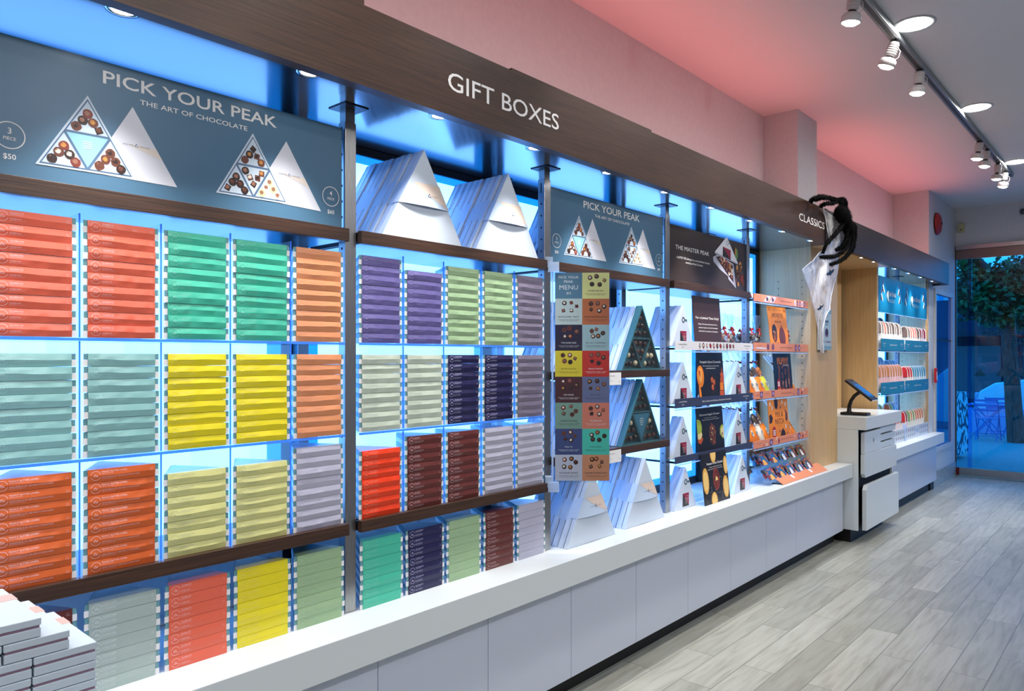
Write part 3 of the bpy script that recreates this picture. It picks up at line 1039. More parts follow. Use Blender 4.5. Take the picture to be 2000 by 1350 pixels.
# ------------------------------------------------------------------ big triangular gift boxes
GW, GH, GD = 0.366, 0.318, 0.0312
GLID = mat('gift_lid_white', (206, 218, 234), 0.4)
GTRAY = mat('gift_tray_teal', (60, 120, 146), 0.45)
GBAND = mat('gift_band_pale_blue', (190, 208, 232), 0.45)
GPEACH = mat('gift_band_peach', (222, 204, 192), 0.45)
def scl(tri, k):
    cx = sum(p[0] for p in tri) / 3; cz = sum(p[1] for p in tri) / 3
    return [(cx + (p[0] - cx) * k, cz + (p[1] - cz) * k) for p in tri]
GT = [(-GW / 2, 0.0), (GW / 2, 0.0), (0.0, GH)]
def make_gift(bow=0.013, dz=0.0):
    t = thing('gift_box', 'x', 'box')
    mb = MB(); mb.prism(GT, 'y', 0.0, 0.0222, GLID)
    mb.build('lid', t, 0.0012, 1)
    mb = MB(); mb.prism([(p[0] * 0.955, p[1] * 0.955 + 0.006) for p in GT], 'y', 0.0222, 0.0262, GTRAY)
    mb.prism([(p[0] * 0.995, p[1] * 0.995 + 0.0002) for p in GT], 'y', 0.0262, GD, GLID)
    mb.build('base', t)
    # paper band folded round the box, bowed at its lower front edge
    za, zb = 0.118 + dz, 0.200 + dz
    def hw(zz): return GW / 2 * (1 - zz / GH)
    g = 0.0012 if bow else 0.0005
    mb = MB()
    nx, nz = 16, 6
    v, f = [], []
    for j in range(nz + 1):
        zz = za + (zb - za) * j / nz
        for i in range(nx + 1):
            x = -hw(zz) - g + 2 * (hw(zz) + g) * i / nx
            q_ = 1 - (2 * i / nx - 1) ** 2
            v.append((x, -g - bow * q_ * (1 - j / nz) ** 1.5, zz))
    for j in range(nz):
        for i in range(nx):
            a = j * (nx + 1) + i
            f.append((a, a + 1, a + nx + 2, a + nx + 1))
    mb.add(v, f, GBAND, True)
    for s_ in (-1, 1):
        v = [(s_ * (hw(za) + g), -g, za), (s_ * (hw(za) + g), GD + 0.0002, za), (s_ * (hw(zb) + g), GD + 0.0002, zb), (s_ * (hw(zb) + g), -g, zb)]
        mb.add(v, [(0, 1, 2, 3) if s_ > 0 else (3, 2, 1, 0)], GBAND)
    bd = mb.build('paper_band', t)
    if not bow:
        return t
    # print on the band: a peach wedge and the makers name
    def onband(x, zz, lift=0.0006):
        j = (zz - za) / (zb - za)
        w_ = hw(zz) + g
        q_ = max(0.0, 1 - (x / w_) ** 2)
        return (x, -g - bow * q_ * max(0.0, 1 - j) ** 1.5 - lift, zz)
    mb = MB()
    rows = 10
    v, f = [], []
    for j in range(rows + 1):
        zz = za + 0.004 + (zb - za - 0.005) * j / rows
        xl = hw(zz) - (hw(zz) * 1.75) * (j / rows) ** 1.0
        for i in range(9):
            v.append(onband(xl + (hw(zz) - xl) * i / 8, zz))
    for j in range(rows):
        for i in range(8):
            a = j * 9 + i
            f.append((a, a + 1, a + 10, a + 9))
    mb.add(v, f, GPEACH, True)
    for txt, xa, xb in (('ROCKY MTN', -0.040, -0.011), ('CHOCOLATE', 0.011, 0.040)):
        vv, ff, _ = text_mesh(txt, 0.0)
        mb.add([onband(0.018 + xa + p[0] * (xb - xa), 0.155 + p[1] * 0.0045, 0.0012) for p in vv], ff, INKB)
    for (k, mm, lf) in ((1.0, INKB, 0.0012), (0.5, GPEACH, 0.0016)):
        mb.add([onband(0.018 + px * k, 0.1565 + pz * k, lf) for px, pz in ((-0.0085, -0.004), (0.0085, -0.004), (0.0, 0.011))], [(0, 1, 2)], mm)
    mb.build('band_print', bd)
    return t
gfront = Maker(make_gift())
gback = [Maker(make_gift(0.0, 0.0)), Maker(make_gift(0.0, 0.008)), Maker(make_gift(0.0, -0.012))]
rg = random.Random(4)
def gift_stack(cx, y0, z0, cnt, desc, rz=0.0, jit=0.003, start=0):
    for k in range(cnt):
        (gfront if k + start == 0 else rg.choice(gback))((cx + rg.uniform(-jit, jit), y0 + 0.0332 * k, z0 + 0.0006), rz,
              'white triangular gift box, %s from front in the %s' % (ORD[k + start], desc), 'white triangular gift boxes in the ' + desc)
gift_stack(1.695, 1.917, ZU, 10, 'left stack of the dark wood shelf')
gift_stack(2.130, 1.917, ZU, 9, 'right stack of the dark wood shelf')
gift_stack(2.66, 2.10, ZU, 3, 'short stack behind the smaller blue sign')
gift_stack(2.62, 1.917, 1.368, 7, 'stack behind the menu board, upper shelf')
gift_stack(2.62, 1.917, 1.005, 7, 'stack behind the menu board, lower shelf')
gift_stack(3.115, 1.957, 1.368, 7, 'stack behind the upper display triangle', start=1)
gift_stack(3.115, 1.957, 1.005, 7, 'stack behind the lower display triangle', start=1)
gift_stack(2.645, 1.878, ZCT, 8, 'left stack on the counter')
gift_stack(3.112, 1.892, ZCT, 7, 'right stack on the counter')

# opened display triangles showing chocolates
TEALD = mat('display_tray_teal', (58, 104, 112), 0.4)
WRAPC = mat('chocolate_dark', (48, 28, 22), 0.35)
WRAPM = mat('chocolate_milk', (84, 50, 36), 0.35)
CREAM = mat('chocolate_cream', (226, 206, 170), 0.4)
def display_tri(z0, name_, plain_mid):
    cx, y0 = 3.115, 1.914
    t = thing('display_box', 'teal %s display triangle of chocolates behind clear film' % name_, 'box', (cx, y0, z0 + 0.0006))
    mb = MB()
    mb.prism(GT, 'y', 0.034, 0.038, GLID)
    inn = scl(GT, 0.93)
    for i in range(3):
        a, b_ = GT[i], GT[(i + 1) % 3]
        c_, d_ = inn[i], inn[(i + 1) % 3]
        mb.prism([a, b_, d_, c_], 'y', 0.0, 0.0339, TEALD)
    mb.build('frame', t)
    mb = MB(); mb.prism(inn, 'y', 0.030, 0.0338, TEALD); mb.build('back', t)
    mids = [lerp(inn[0], inn[1], 0.5), lerp(inn[1], inn[2], 0.5), lerp(inn[2], inn[0], 0.5)]
    mb = MB()
    for i in range(3):
        a, b_ = mids[i], mids[(i + 1) % 3]
        d = Vector((b_[0] - a[0], b_[1] - a[1])); nrm = Vector((-d.y, d.x)).normalized() * 0.003
        mb.prism([(a[0] + nrm.x, a[1] + nrm.y), (b_[0] + nrm.x, b_[1] + nrm.y), (b_[0] - nrm.x, b_[1] - nrm.y), (a[0] - nrm.x, a[1] - nrm.y)], 'y', 0.003, 0.0298, TEALD)
    mb.build('divider', t)
    mb = MB(); mb.prism(scl(inn, 0.995), 'y', 0.0005, 0.0012, clear_mat('film', (0.97, 0.99, 1), 0.5, 0.04)) if 'film' not in MATS else mb.prism(scl(inn, 0.995), 'y', 0.0005, 0.0012, MATS['film'])
    mb.build('film', t)
    if plain_mid:
        mb = MB()
        tri = scl([mids[0], mids[1], mids[2]], 0.86)
        mb.prism(tri, 'y', 0.004, 0.0295, GTRAY)
        o2 = mb.build('insert_card', t)
        mb = MB(T((0, 0.004, 0)))
        cxm = sum(p[0] for p in tri) / 3; czm = sum(p[1] for p in tri) / 3
        for q, w_ in enumerate((0.03, 0.036, 0.03, 0.02)):
            mb.rect(cxm - w_ / 2, cxm + w_ / 2, czm + 0.016 - 0.010 * q, czm + 0.019 - 0.010 * q, SIGNW, 1)
        mb.build('insert_print', o2)
    comps = [('left', [inn[0], mids[0], mids[2]]), ('right', [mids[0], inn[1], mids[1]]), ('top', [mids[2], mids[1], inn[2]])]
    if not plain_mid:
        comps.append(('middle', [mids[0], mids[1], mids[2]]))
    rng = random.Random(int(z0 * 100))
    for nm, tri in comps:
        if nm == 'middle':
            W = tri[1][0] - tri[2][0]; h = -(tri[1][1] - tri[0][1]); ax, az = tri[0]
        else:
            W = tri[1][0] - tri[0][0]; h = tri[2][1] - tri[0][1]; ax, az = tri[2]
        for q, (fx, fz) in enumerate(((0.0, 0.33), (-0.12, 0.56), (0.12, 0.57), (-0.25, 0.83), (0.0, 0.84), (0.25, 0.82))):
            c_ = (cx + ax + fx * W, y0 + 0.0155, z0 + 0.0006 + az - fz * h)
            r_ = rng.uniform(0.0125, 0.0145)
            mb = MB(T(c_)); mb.ball((0, 0, 0), (r_, 0.012, r_), rng.choice([WRAPC, WRAPC, WRAPM, CREAM if nm != 'middle' or q % 3 == 0 else WRAPM]), 10, 6, 0.08, rng)
            tag(mb.build('chocolate'), 'chocolate in the %s compartment of the %s display triangle' % (nm, name_), 'chocolate', 'chocolates in the %s compartment of the %s display triangle' % (nm, name_))
display_tri(1.368, 'upper', False)
display_tri(1.005, 'lower', True)

# price tags hooked on the two dark wood shelves
PAPER = mat('paper_white', (236, 236, 236), 0.6)
INK = mat('ink_grey', (70, 70, 76), 0.6)
for zt, nm in ((1.360, 'upper'), (0.998, 'lower')):
    a = P(1192, 724, 1.90); e = P(1222, 746, 1.90)
    t = thing('price_tag', 'white price tag hung on the %s dark wood shelf beside the menu board' % nm, 'price tag', (a.x, 1.9065, zt - 0.058))
    mb = MB(); mb.box(0, 0.098, -0.0016, 0, 0, 0.058, PAPER); mb.build('card', t)
    mb = MB(T((0, -0.0016, 0))); mb.text('Pick Your Peak', 0.008, 0.044, 0.040, 0.0455, INK); mb.text('Assorted', 0.008, 0.022, 0.018, 0.022, INK); mb.text('$50' if nm == 'lower' else '$60', 0.078, 0.088, 0.012, 0.017, INK)
    mb.build('print', t)

# ------------------------------------------------------------------ menu board on an arm from the steel post
FW = (Vector((st, -ct, 0)), Vector((0, 0, 1)))
mo = Vector((2.392, 1.890, 0.916))
t = thing('menu_board', 'tall colourful menu board of sixteen chocolate squares hung from the steel post', 'menu board', mo)
t.rotation_euler = (0, 0, math.atan2(-ct, st))
MW, MH = 0.226, 0.868
mb = MB(); mb.box(0, MW, 0.0, 0.0025, 0, MH, mat('menu_card', (210, 210, 215), 0.4)); mb.build('card', t)
mb = MB(T((0, -0.0001, 0)))
CELLS = [(((88, 128, 154), None), ((236, 230, 150), 'COFFEE OR TEA?')),
         (((196, 208, 206), 'EXTRA DARK / KETO'), ((198, 108, 62), 'PEANUT BUTTER LOVERS')),
         (((36, 26, 56), 'THE DARK SIDE'), ((166, 194, 198), 'SEA SALT CARAMELS')),
         (((232, 206, 52), 'MOVIE SNACKS'), ((206, 46, 32), 'FANCY FRUITS')),
         (((78, 36, 42), 'GO NUTS!'), ((106, 112, 148), 'MIX IT UP?')),
         (((126, 160, 142), "VEGAN'S CHOICE"), ((222, 126, 102), 'CELEBRATE!')),
         (((64, 76, 126), 'MILK IT!'), ((76, 200, 176), 'COOL MINT')),
         (((196, 196, 212), 'NO SUGAR ADDED'), ((212, 142, 104), 'CARAMEL CONNOISSEUR'))]
INKD = mat('menu_ink_dark', (60, 50, 60), 0.5)
rng = random.Random(21)
chh = MH / 8
for r_, row in enumerate(CELLS):
    for c_, (col, txt) in enumerate(row):
        x0 = c_ * MW / 2; z0 = MH - (r_ + 1) * chh
        mm = mat('menu_cell_%d_%d' % (r_, c_), col, 0.4)
        mb.rect(x0, x0 + MW / 2, z0, z0 + chh, mm, 1)
        xc = x0 + MW / 4
        dark = sum(col) < 330
        ink = SIGNW if dark or r_ in (3, 5) and c_ == 1 else INKD
        if txt is None:
            mb.text_c('PICK YOUR', xc, z0 + 0.084, 0.0105, SIGNW, 2, 0.01, squeeze=1.12)
            mb.text_c('PEAK', xc, z0 + 0.066, 0.0105, SIGNW, 2, 0.01, squeeze=1.15)
            mb.text_c('MENU', xc, z0 + 0.038, 0.0185, SIGNW, 2, 0.015, squeeze=1.1)
            mb.text_c('$15', xc, z0 + 0.017, 0.0105, SIGNW, 2, 0.012)
            continue
        for k, (fx, fz) in enumerate(((-0.020, 0.086), (0.008, 0.091), (0.030, 0.077), (-0.017, 0.062), (0.012, 0.058))):
            choc(mb, xc + fx + rng.uniform(-0.006, 0.006), z0 + fz + rng.uniform(-0.004, 0.004), 0.0098, rng, 2)
        mb.text_c(txt, xc, z0 + 0.030, 0.0056, ink, 2, 0.005, maxw=0.094, squeeze=1.15)
        mb.text_c('ASSORTED CREAMS - TRUFFLES - CLUSTERS', xc, z0 + 0.0195, 0.0026, ink, 2, maxw=0.088, squeeze=1.25)
        mb.text_c('CARAMELS - SOFT CENTERS - BARK', xc, z0 + 0.0145, 0.0026, ink, 2, maxw=0.074, squeeze=1.25)
mb.build('print', t)
mb = MB(); mb.box(-0.004, MW + 0.004, -0.0045, -0.0035, -0.006, MH + 0.003, ACR); mb.box(-0.004, MW + 0.004, 0.003, 0.004, -0.006, MH + 0.003, ACR)
mb.build('acrylic_sleeve', t)
mb = MB()
mb.tube([(-0.011, 0.0, -0.03), (-0.011, 0.0, MH + 0.02)], 0.0045, ACRE_W, 10)
mb.build('side_rod', t)
for zz in (MH + 0.003, -0.045):
    mb = MB()
    mb.box(-0.030, 0.016, -0.016, 0.012, zz, zz + 0.040, ACRE_W)
    mb.box(-0.040, -0.010, -0.01, 0.03, zz + 0.018, zz + 0.062, ACRE_W)
    mb.build('clamp', t)

# ------------------------------------------------------------------ foreground stack of white boxes on a small table
sc_ = 1.42 / 1.80
BWX, BDY, BHZ = 0.125 * sc_, 0.297 * sc_, 0.042 * sc_
FYG = 1.42
ztop = 1.43 - 0.3566 * FYG
LIDG = mat('box_lid_white', (190, 204, 216), 0.45)
MAUV = mat('box_neck_mauve', (140, 112, 132), 0.5)
RIBP = mat('box_ribbon_peach', (206, 168, 158), 0.45)
t0 = thing('white_gift_box', 'x', 'box')
mb = MB(); mb.box(0.001, BWX - 0.001, 0.001, BDY - 0.001, 0.0, BHZ * 0.45, LIDG); mb.build('base', t0, 0.0012)
mb = MB(); mb.box(0.0028, BWX - 0.0028, 0.0028, BDY - 0.0028, BHZ * 0.45 + 0.0001, BHZ * 0.58, MAUV); mb.build('neck', t0)
mb = MB(); mb.box(0.0005, BWX - 0.0005, 0.0005, BDY - 0.0005, BHZ * 0.58 + 0.0001, BHZ - 0.0012, LIDG); mb.build('lid', t0, 0.0015)
mb = MB(); mb.box(-0.0004, BWX + 0.0004, BDY * 0.60, BDY * 0.78, BHZ * 0.56, BHZ - 0.0006, RIBP)
o = mb.build('ribbon', t0)
mb = MB(); mb.box(BWX * 0.3, BWX * 0.5, BDY * 0.66, BDY * 0.665, BHZ - 0.0005, BHZ - 0.0002, INK); mb.build('ribbon_print', o)
wb = Maker(t0)
xr = 0.609 * sc_
stg = 0.0547 * sc_
lev = [(0, xr), (1, xr - stg), (2, xr - 2 * stg)]
base_z = ztop - 4 * BHZ
n = 0
NM = {0: 'top step', 1: 'middle step', 2: 'lowest step', 3: 'level just under the lowest step', 4: 'second level under the lowest step', 5: 'bottom level'}
for row in range(6):
    zz = ztop + (2 - row) * BHZ - BHZ
    right = xr - max(0, 2 - row) * stg - (0.0 if row <= 2 else (0.0015 if row % 2 else 0.0))
    for k in range(5 if row > 1 else 4):
        xx = right - BWX * (k + 1) - 0.0012 * k
        if xx < -0.35: break
        wb((xx, FYG + 0.0, zz + 0.0002), 0, 'white ribboned box, %s from right, %s of the foreground pile' % (ORD[k], NM[row]), 'white ribboned boxes in the foreground pile')
tz = ztop - 4 * BHZ - 0.0004
t = thing('display_table', 'small white table under the foreground pile of white boxes', 'table', (0.15, 1.5, 0))
mb = MB(T((-0.15, -1.5, 0))); mb.box(-0.45, xr + 0.03, FYG - 0.08, 1.70, tz - 0.04, tz, LAM); mb.build('table_top', t, 0.002)
for lx in (-0.42, xr - 0.03):
    for ly in (FYG - 0.05, 1.64):
        mb = MB(T((-0.15, -1.5, 0))); mb.box(lx, lx + 0.04, ly, ly + 0.04, 0, tz - 0.0405, LAM); mb.build('leg', t)

# ------------------------------------------------------------------ label strip shelves (key boxes, candy bags)
def strip_shelf(x0, x1, z0, z1, col, label, ys=1.900, pr=None, xs=None):
    xs = xs or x0
    t = thing('display_shelf', label, 'shelf', ((x0 + x1) / 2, 1.91, z0))
    O = T((-(x0 + x1) / 2, -1.91, -z0))
    mb = MB(O); mb.box(xs + 0.006, x1 - 0.010, ys + 0.0115, 2.19, z0 + 0.012, z0 + 0.019, ACR); mb.build('shelf_sheet', t)
    mb = MB(O); mb.box(x0, x1, ys, ys + 0.004, z0, z1, col); st_ = mb.build('label_strip', t)
    mb = MB(O); mb.box(x0, x1, ys + 0.0045, ys + 0.011, z0 - 0.006, z1 - 0.002, ACR); mb.box(x0, x1, ys - 0.001, ys + 0.0045, z0 - 0.012, z0 - 0.0065, ACRE_W); mb.build('strip_holder', t)
    mb = MB(O); mb.box(xs + 0.006, xs + 0.016, ys + 0.0115, 2.19, z0 + 0.001, z0 + 0.0115, MATS['black_bracket']); mb.box(x1 - 0.020, x1 - 0.010, ys + 0.0115, 2.19, z0 + 0.001, z0 + 0.0115, MATS['black_bracket']); mb.build('bracket', t)
    if pr:
        mb = MB(O @ T((x0, ys, z0)))
        pr(mb, x1 - x0, z1 - z0)
        mb.build('strip_print', st_)
    return t
SW_ = mat('strip_white', (222, 222, 228), 0.35)
SN_ = mat('strip_slate_navy', (58, 64, 92), 0.35)
SO_ = mat('strip_orange', (226, 142, 108), 0.35)
STL_ = mat('strip_teal', (46, 130, 168), 0.3)
MAROONI = mat('ink_maroon', (112, 50, 44), 0.5)
MAUVEI = mat('ink_mauve', (112, 70, 110), 0.5)
def pr_white(mb, w_, h):
    rng = random.Random(2)
    mb.text('Limited Edition', 0.035, 0.125, h * 0.55, h * 0.72, INK); mb.text('$50', 0.07, 0.09, h * 0.25, h * 0.38, INK)
    mb.text('Limited Edition', w_ - 0.125, w_ - 0.035, h * 0.55, h * 0.72, INK); mb.text('$50', w_ - 0.09, w_ - 0.07, h * 0.25, h * 0.38, INK)
    for k in range(11):
        x = 0.27 + 0.042 * k
        mb.disc(x, h * 0.55, 0.013, 0.016, rng.choice([CH_D, CH_R, CH_M]), 1, n=rng.choice([4, 10]), rot=rng.random())
        mb.disc(x, h * 0.57, 0.006, 0.007, rng.choice([CH_W, CH_L, CH_RED]), 2, n=8)
        mb.rect(x - 0.008, x + 0.008, h * 0.12, h * 0.16, INK, 1)
def pr_navy(mb, w_, h):
    mb.text('Limited Edition', 0.035, 0.125, h * 0.58, h * 0.72, SIGNW); mb.text('$30', 0.07, 0.09, h * 0.25, h * 0.38, SIGNW)
    mb.text('Rich, Creamy and Delicious Handmade Chocolates', 0.30, 0.66, h * 0.35, h * 0.58, SIGNW)
    mb.text('Limited Edition', w_ - 0.14, w_ - 0.05, h * 0.58, h * 0.72, SIGNW); mb.text('$30', w_ - 0.10, w_ - 0.08, h * 0.25, h * 0.38, SIGNW)
def pr_plain(mb, w_, h):
    pass
xb0, xb1 = 3.418, 4.381
strip_shelf(xb0, xb1, 1.470, 1.518, SW_, 'white label strip shelf under the brown time limit card', pr=pr_white)
strip_shelf(xb0, xb1, 1.163, 1.212, SN_, 'navy label strip shelf under the pumpkin card', pr=pr_navy)
strip_shelf(xb0, xb1, 0.871, 0.907, SN_, 'blank navy strip shelf above the potato chip card')
def spider_icon(mb, x, z, r, m_):
    mb.disc(x, z, r * 0.5, r * 0.6, m_, 1, n=10)
    for a in (0.4, 0.9, 2.2, 2.7, 3.6, 4.1, 5.3, 5.9):
        mb.poly([(x + r * 0.3 * math.cos(a), z + r * 0.3 * math.sin(a)), (x + r * math.cos(a + 0.1), z + r * math.sin(a + 0.1)), (x + r * math.cos(a - 0.1), z + r * math.sin(a - 0.1))], m_, 1)
def egg(mb, x, z, rx, rz, m_, m2):
    mb.disc(x, z, rx, rz, m_, 1, n=14)
    mb.disc(x, z - rz * 0.1, rx * 0.6, rz * 0.55, m2, 2, n=10)
MAUVEL = mat('ink_mauve_light', (170, 140, 190), 0.5)
WAVE = mat('print_pale_lilac', (214, 204, 226), 0.5)
def pr_o1(mb, w_, h):
    for k in range(3): mb.text(['Witches', 'Assorted', 'From $4'][k], 0.05, 0.12, h * (0.68 - 0.24 * k), h * (0.76 - 0.24 * k), MAROONI)
    for x in (0.20, 0.29):
        mb.poly([(x - 0.05, 0.004), (x + 0.02, 0.004), (x + 0.07, h - 0.004), (x + 0.0, h - 0.004)], WAVE, 1)
        mb.disc(x, h * 0.5, 0.014, 0.016, MAUVEI, 2, n=8); mb.disc(x + 0.014, h * 0.45, 0.008, 0.01, CH_D, 3, n=8)
    mb.text('Handmade Holiday Barks', 0.42, 0.63, h * 0.38, h * 0.58, MAROONI)
    for k, m_ in enumerate((SIGNW, CH_D, MAUVEI, SIGNW, MAUVEI)): egg(mb, 0.685 + 0.044 * k, h * 0.5, 0.014, 0.02, m_, MAUVEL)
    for k in range(4): mb.text('Boxed $8', w_ - 0.08, w_ - 0.03, h * (0.70 - 0.17 * k), h * (0.77 - 0.17 * k), MAROONI)
def pr_o2(mb, w_, h):
    mb.poly([(0.02, h * 0.3), (0.2, h * 0.22), (0.19, h * 0.42), (0.1, h * 0.5), (0.03, h * 0.42)], WAVE, 1)
    mb.text('Monsters', 0.06, 0.12, h * 0.6, h * 0.7, MAROONI)
    for x in (0.22, 0.30):
        for dx in (-0.012, 0.0, 0.012): mb.disc(x + dx, h * 0.55 + 0.3 * abs(dx), 0.006, 0.019, MAUVEI, 1, n=8)
        mb.disc(x, h * 0.36, 0.018, 0.01, MAUVEI, 2, n=8)
    mb.text('Large Filled Smashable Eggs', 0.42, 0.62, h * 0.38, h * 0.58, MAROONI)
    for x in (0.70, 0.76): egg(mb, x, h * 0.5, 0.022, 0.024, MAUVEI, MAUVEL)
    mb.text('$25 each', w_ - 0.12, w_ - 0.06, h * 0.5, h * 0.62, MAROONI)
def pr_o3(mb, w_, h):
    mb.text('Mini', 0.04, 0.07, h * 0.45, h * 0.6, MAROONI)
    for x in (0.115, 0.30): mb.poly([(x - 0.026, h - 0.003), (x + 0.026, h - 0.003), (x + 0.02, 0.01), (x, 0.003), (x - 0.02, 0.01)], MAUVEI, 1); mb.disc(x, h * 0.55, 0.016, 0.014, MAUVEL, 2, n=8)
    mb.text('Mummy Pops', 0.17, 0.24, h * 0.55, h * 0.68, MAROONI)
    mb.text('Buy Three, Get One Free', 0.44, 0.62, h * 0.34, h * 0.56, MAROONI)
    egg(mb, 0.745, h * 0.5, 0.02, 0.024, MAUVEI, MAUVEL); egg(mb, 0.81, h * 0.3, 0.013, 0.014, CH_RED, MAUVEI); mb.disc(0.835, h * 0.75, 0.009, 0.009, SIGNW, 1); spider_icon(mb, 0.66, h * 0.25, 0.008, MAUVEI)
    mb.text('$5 each', w_ - 0.09, w_ - 0.03, h * 0.5, h * 0.62, MAROONI)
def pr_o4(mb, w_, h):
    mb.text('Mini bags', 0.05, 0.12, h * 0.5, h * 0.62, MAROONI)
    for x, z_ in ((0.15, 0.2), (0.30, 0.75)): spider_icon(mb, x, h * z_, 0.009, MAUVEI)
    egg(mb, 0.27, h * 0.45, 0.03, 0.022, MAUVEI, MAUVEL); egg(mb, 0.40, h * 0.4, 0.014, 0.016, CH_RED, MAUVEI)
    for x, z_ in ((0.20, 0.25), (0.36, 0.8), (0.68, 0.6), (0.86, 0.8)): mb.disc(x, h * z_, 0.008, 0.009, SIGNW, 1); mb.disc(x, h * z_, 0.003, 0.003, CH_D, 2, n=8)
    mb.text('Buy Three, Get One Free', 0.44, 0.64, h * 0.4, h * 0.60, MAROONI)
    egg(mb, 0.76, h * 0.5, 0.026, 0.024, MAUVEI, MAUVEL); egg(mb, 0.83, h * 0.35, 0.012, 0.013, CH_RED, MAUVEI)
    mb.text('$5 each', w_ - 0.09, w_ - 0.03, h * 0.5, h * 0.62, MAROONI)
xo0, xo1 = 4.40, 5.330
strip_shelf(xo0, xo1, 1.784, 1.832, SO_, 'topmost orange label strip shelf under the small clear boxes', pr=pr_o1)
strip_shelf(xo0, xo1, 1.470, 1.524, SO_, 'orange label strip shelf under the orange monster card', pr=pr_o2)
strip_shelf(xo0, xo1, 1.167, 1.216, SO_, 'orange label strip shelf under the black mummy card', pr=pr_o3)
strip_shelf(xo0, xo1, 0.857, 0.905, SO_, 'lowest orange label strip shelf under the mix and match card', pr=pr_o4)

# ------------------------------------------------------------------ white key boxes
KW, KH, KD = 0.245, 0.222, 0.034
KT = [(-KW / 2, 0), (KW / 2, 0), (0, KH)]
def make_key():
    t = thing('key_box', 'x', 'box')
    mb = MB(); mb.prism(KT, 'y', 0, 0.024, GLID); mb.build('lid', t, 0.001, 1)
    mb = MB(); mb.prism([(p[0] * 0.98, p[1] * 0.98 + 0.002) for p in KT], 'y', 0.0241, KD, GLID); mb.build('base', t)
    mb = MB()
    mb.poly([(-0.034, 0.012), (0.034, 0.012), (0.034, 0.082), (-0.034, 0.082)], LAB_R, 1)
    mb.poly([(-0.034, 0.012), (0.034, 0.012), (-0.034, 0.082)], LAB_K, 2)
    mb.text('LIMITED', 0.0, 0.024, 0.066, 0.069, SIGNW, 3)
    for k in range(4): mb.rect(-0.012 + 0.003 * k, 0.026 - 0.004 * k, 0.054 - 0.009 * k, 0.0555 - 0.009 * k, SIGNW, 3)
    mb.build('label', t)
    mb = MB()
    KEYM = mat('key_emblem_steel', (104, 124, 134), 0.35, 0.6)
    mb.ring(0.0, 0.142, 0.016, 0.016, 0.007, KEYM, 2)
    mb.rect(0.015, 0.040, 0.139, 0.146, KEYM, 2)
    for k in range(3): mb.rect(0.024 + 0.006 * k, 0.027 + 0.006 * k, 0.133, 0.139, KEYM, 2)
    mb.build('key_emblem', t)
    return t
keys = Maker(make_key())
for (cx, z, cnt, nm, y0) in ((3.545, 1.490, 5, 'left stack of the white strip shelf', 1.922), (3.545, 1.183, 6, 'left stack of the upper navy shelf', 1.922), (4.225, 1.183, 6, 'right stack of the upper navy shelf', 1.922),
                             (3.545, 0.891, 2, 'left stack of the lower navy shelf', 1.922), (4.225, 0.891, 3, 'right stack of the lower navy shelf', 1.922),
                             (3.56, ZCT, 2, 'left stack on the counter', 1.916), (4.225, ZCT, 3, 'right stack on the counter', 1.895)):
    for k in range(cnt):
        keys((cx + rg.uniform(-0.003, 0.003), y0 + 0.0348 * k, z + 0.0006), 0, 'white triangular key box, %s from front in the %s' % (ORD[k], nm), 'white key boxes in the ' + nm)

# ------------------------------------------------------------------ standing cards
def card(u0, u1, vt, vb, Y, zb, lean, col, label, art, hh=None, group=None, easel=True):
    a = P(u0, vb, Y); e = P(u1, vb, Y); tp = P(u0, vt, Y + lean * 0.5)
    W = e.x - a.x
    H = hh or (tp.z - zb)
    t = thing('display_card', label, 'card', (a.x, Y, zb))
    t.rotation_euler = (-lean / H if H else 0, 0, 0)
    mb = MB(); mb.box(0, W, 0, 0.004, 0, H, col); mb.build('card', t)
    mb = MB(); art(mb, W, H); mb.build('print', t)
    if easel:
        mb = MB(); mb.box(W * 0.3, W * 0.7, 0.0045, 0.0065, 0.0, H * 0.6, ACR); mb.build('backing', t)
    return t
BRN = mat('card_brown', (70, 48, 46), 0.4)
BLK = mat('card_black', (30, 26, 28), 0.4)
ORG = mat('card_orange', (244, 142, 30), 0.4)
NVK = mat('card_night', (20, 30, 40), 0.4)
PUMP = mat('print_pumpkin', (236, 130, 30), 0.5)
PUMPL = mat('print_pumpkin_light', (244, 176, 84), 0.5)
CARA = mat('print_caramel_red', (196, 84, 36), 0.5)
APPL = mat('print_apple_green', (150, 168, 60), 0.5)
APFL = mat('print_apple_flesh', (224, 206, 150), 0.5)
CHIP = mat('print_chip', (226, 172, 84), 0.5)
CHIPL = mat('print_chip_light', (238, 200, 124), 0.5)
def art_ltd(mb, W, H):
    mb.text('For a Limited Time Only!', W * 0.08, W * 0.92, H * 0.54, H * 0.60, SIGNW, 1, 0.012)
    for k, s_ in enumerate(('Enjoy the taste and aroma of our', 'seasonal spices, nuts and caramels', 'drenched in premium chocolate.')):
        mb.text(s_, W * 0.16, W * 0.86, H * (0.43 - 0.07 * k), H * (0.468 - 0.07 * k), SIGNW, 1, 0.008)
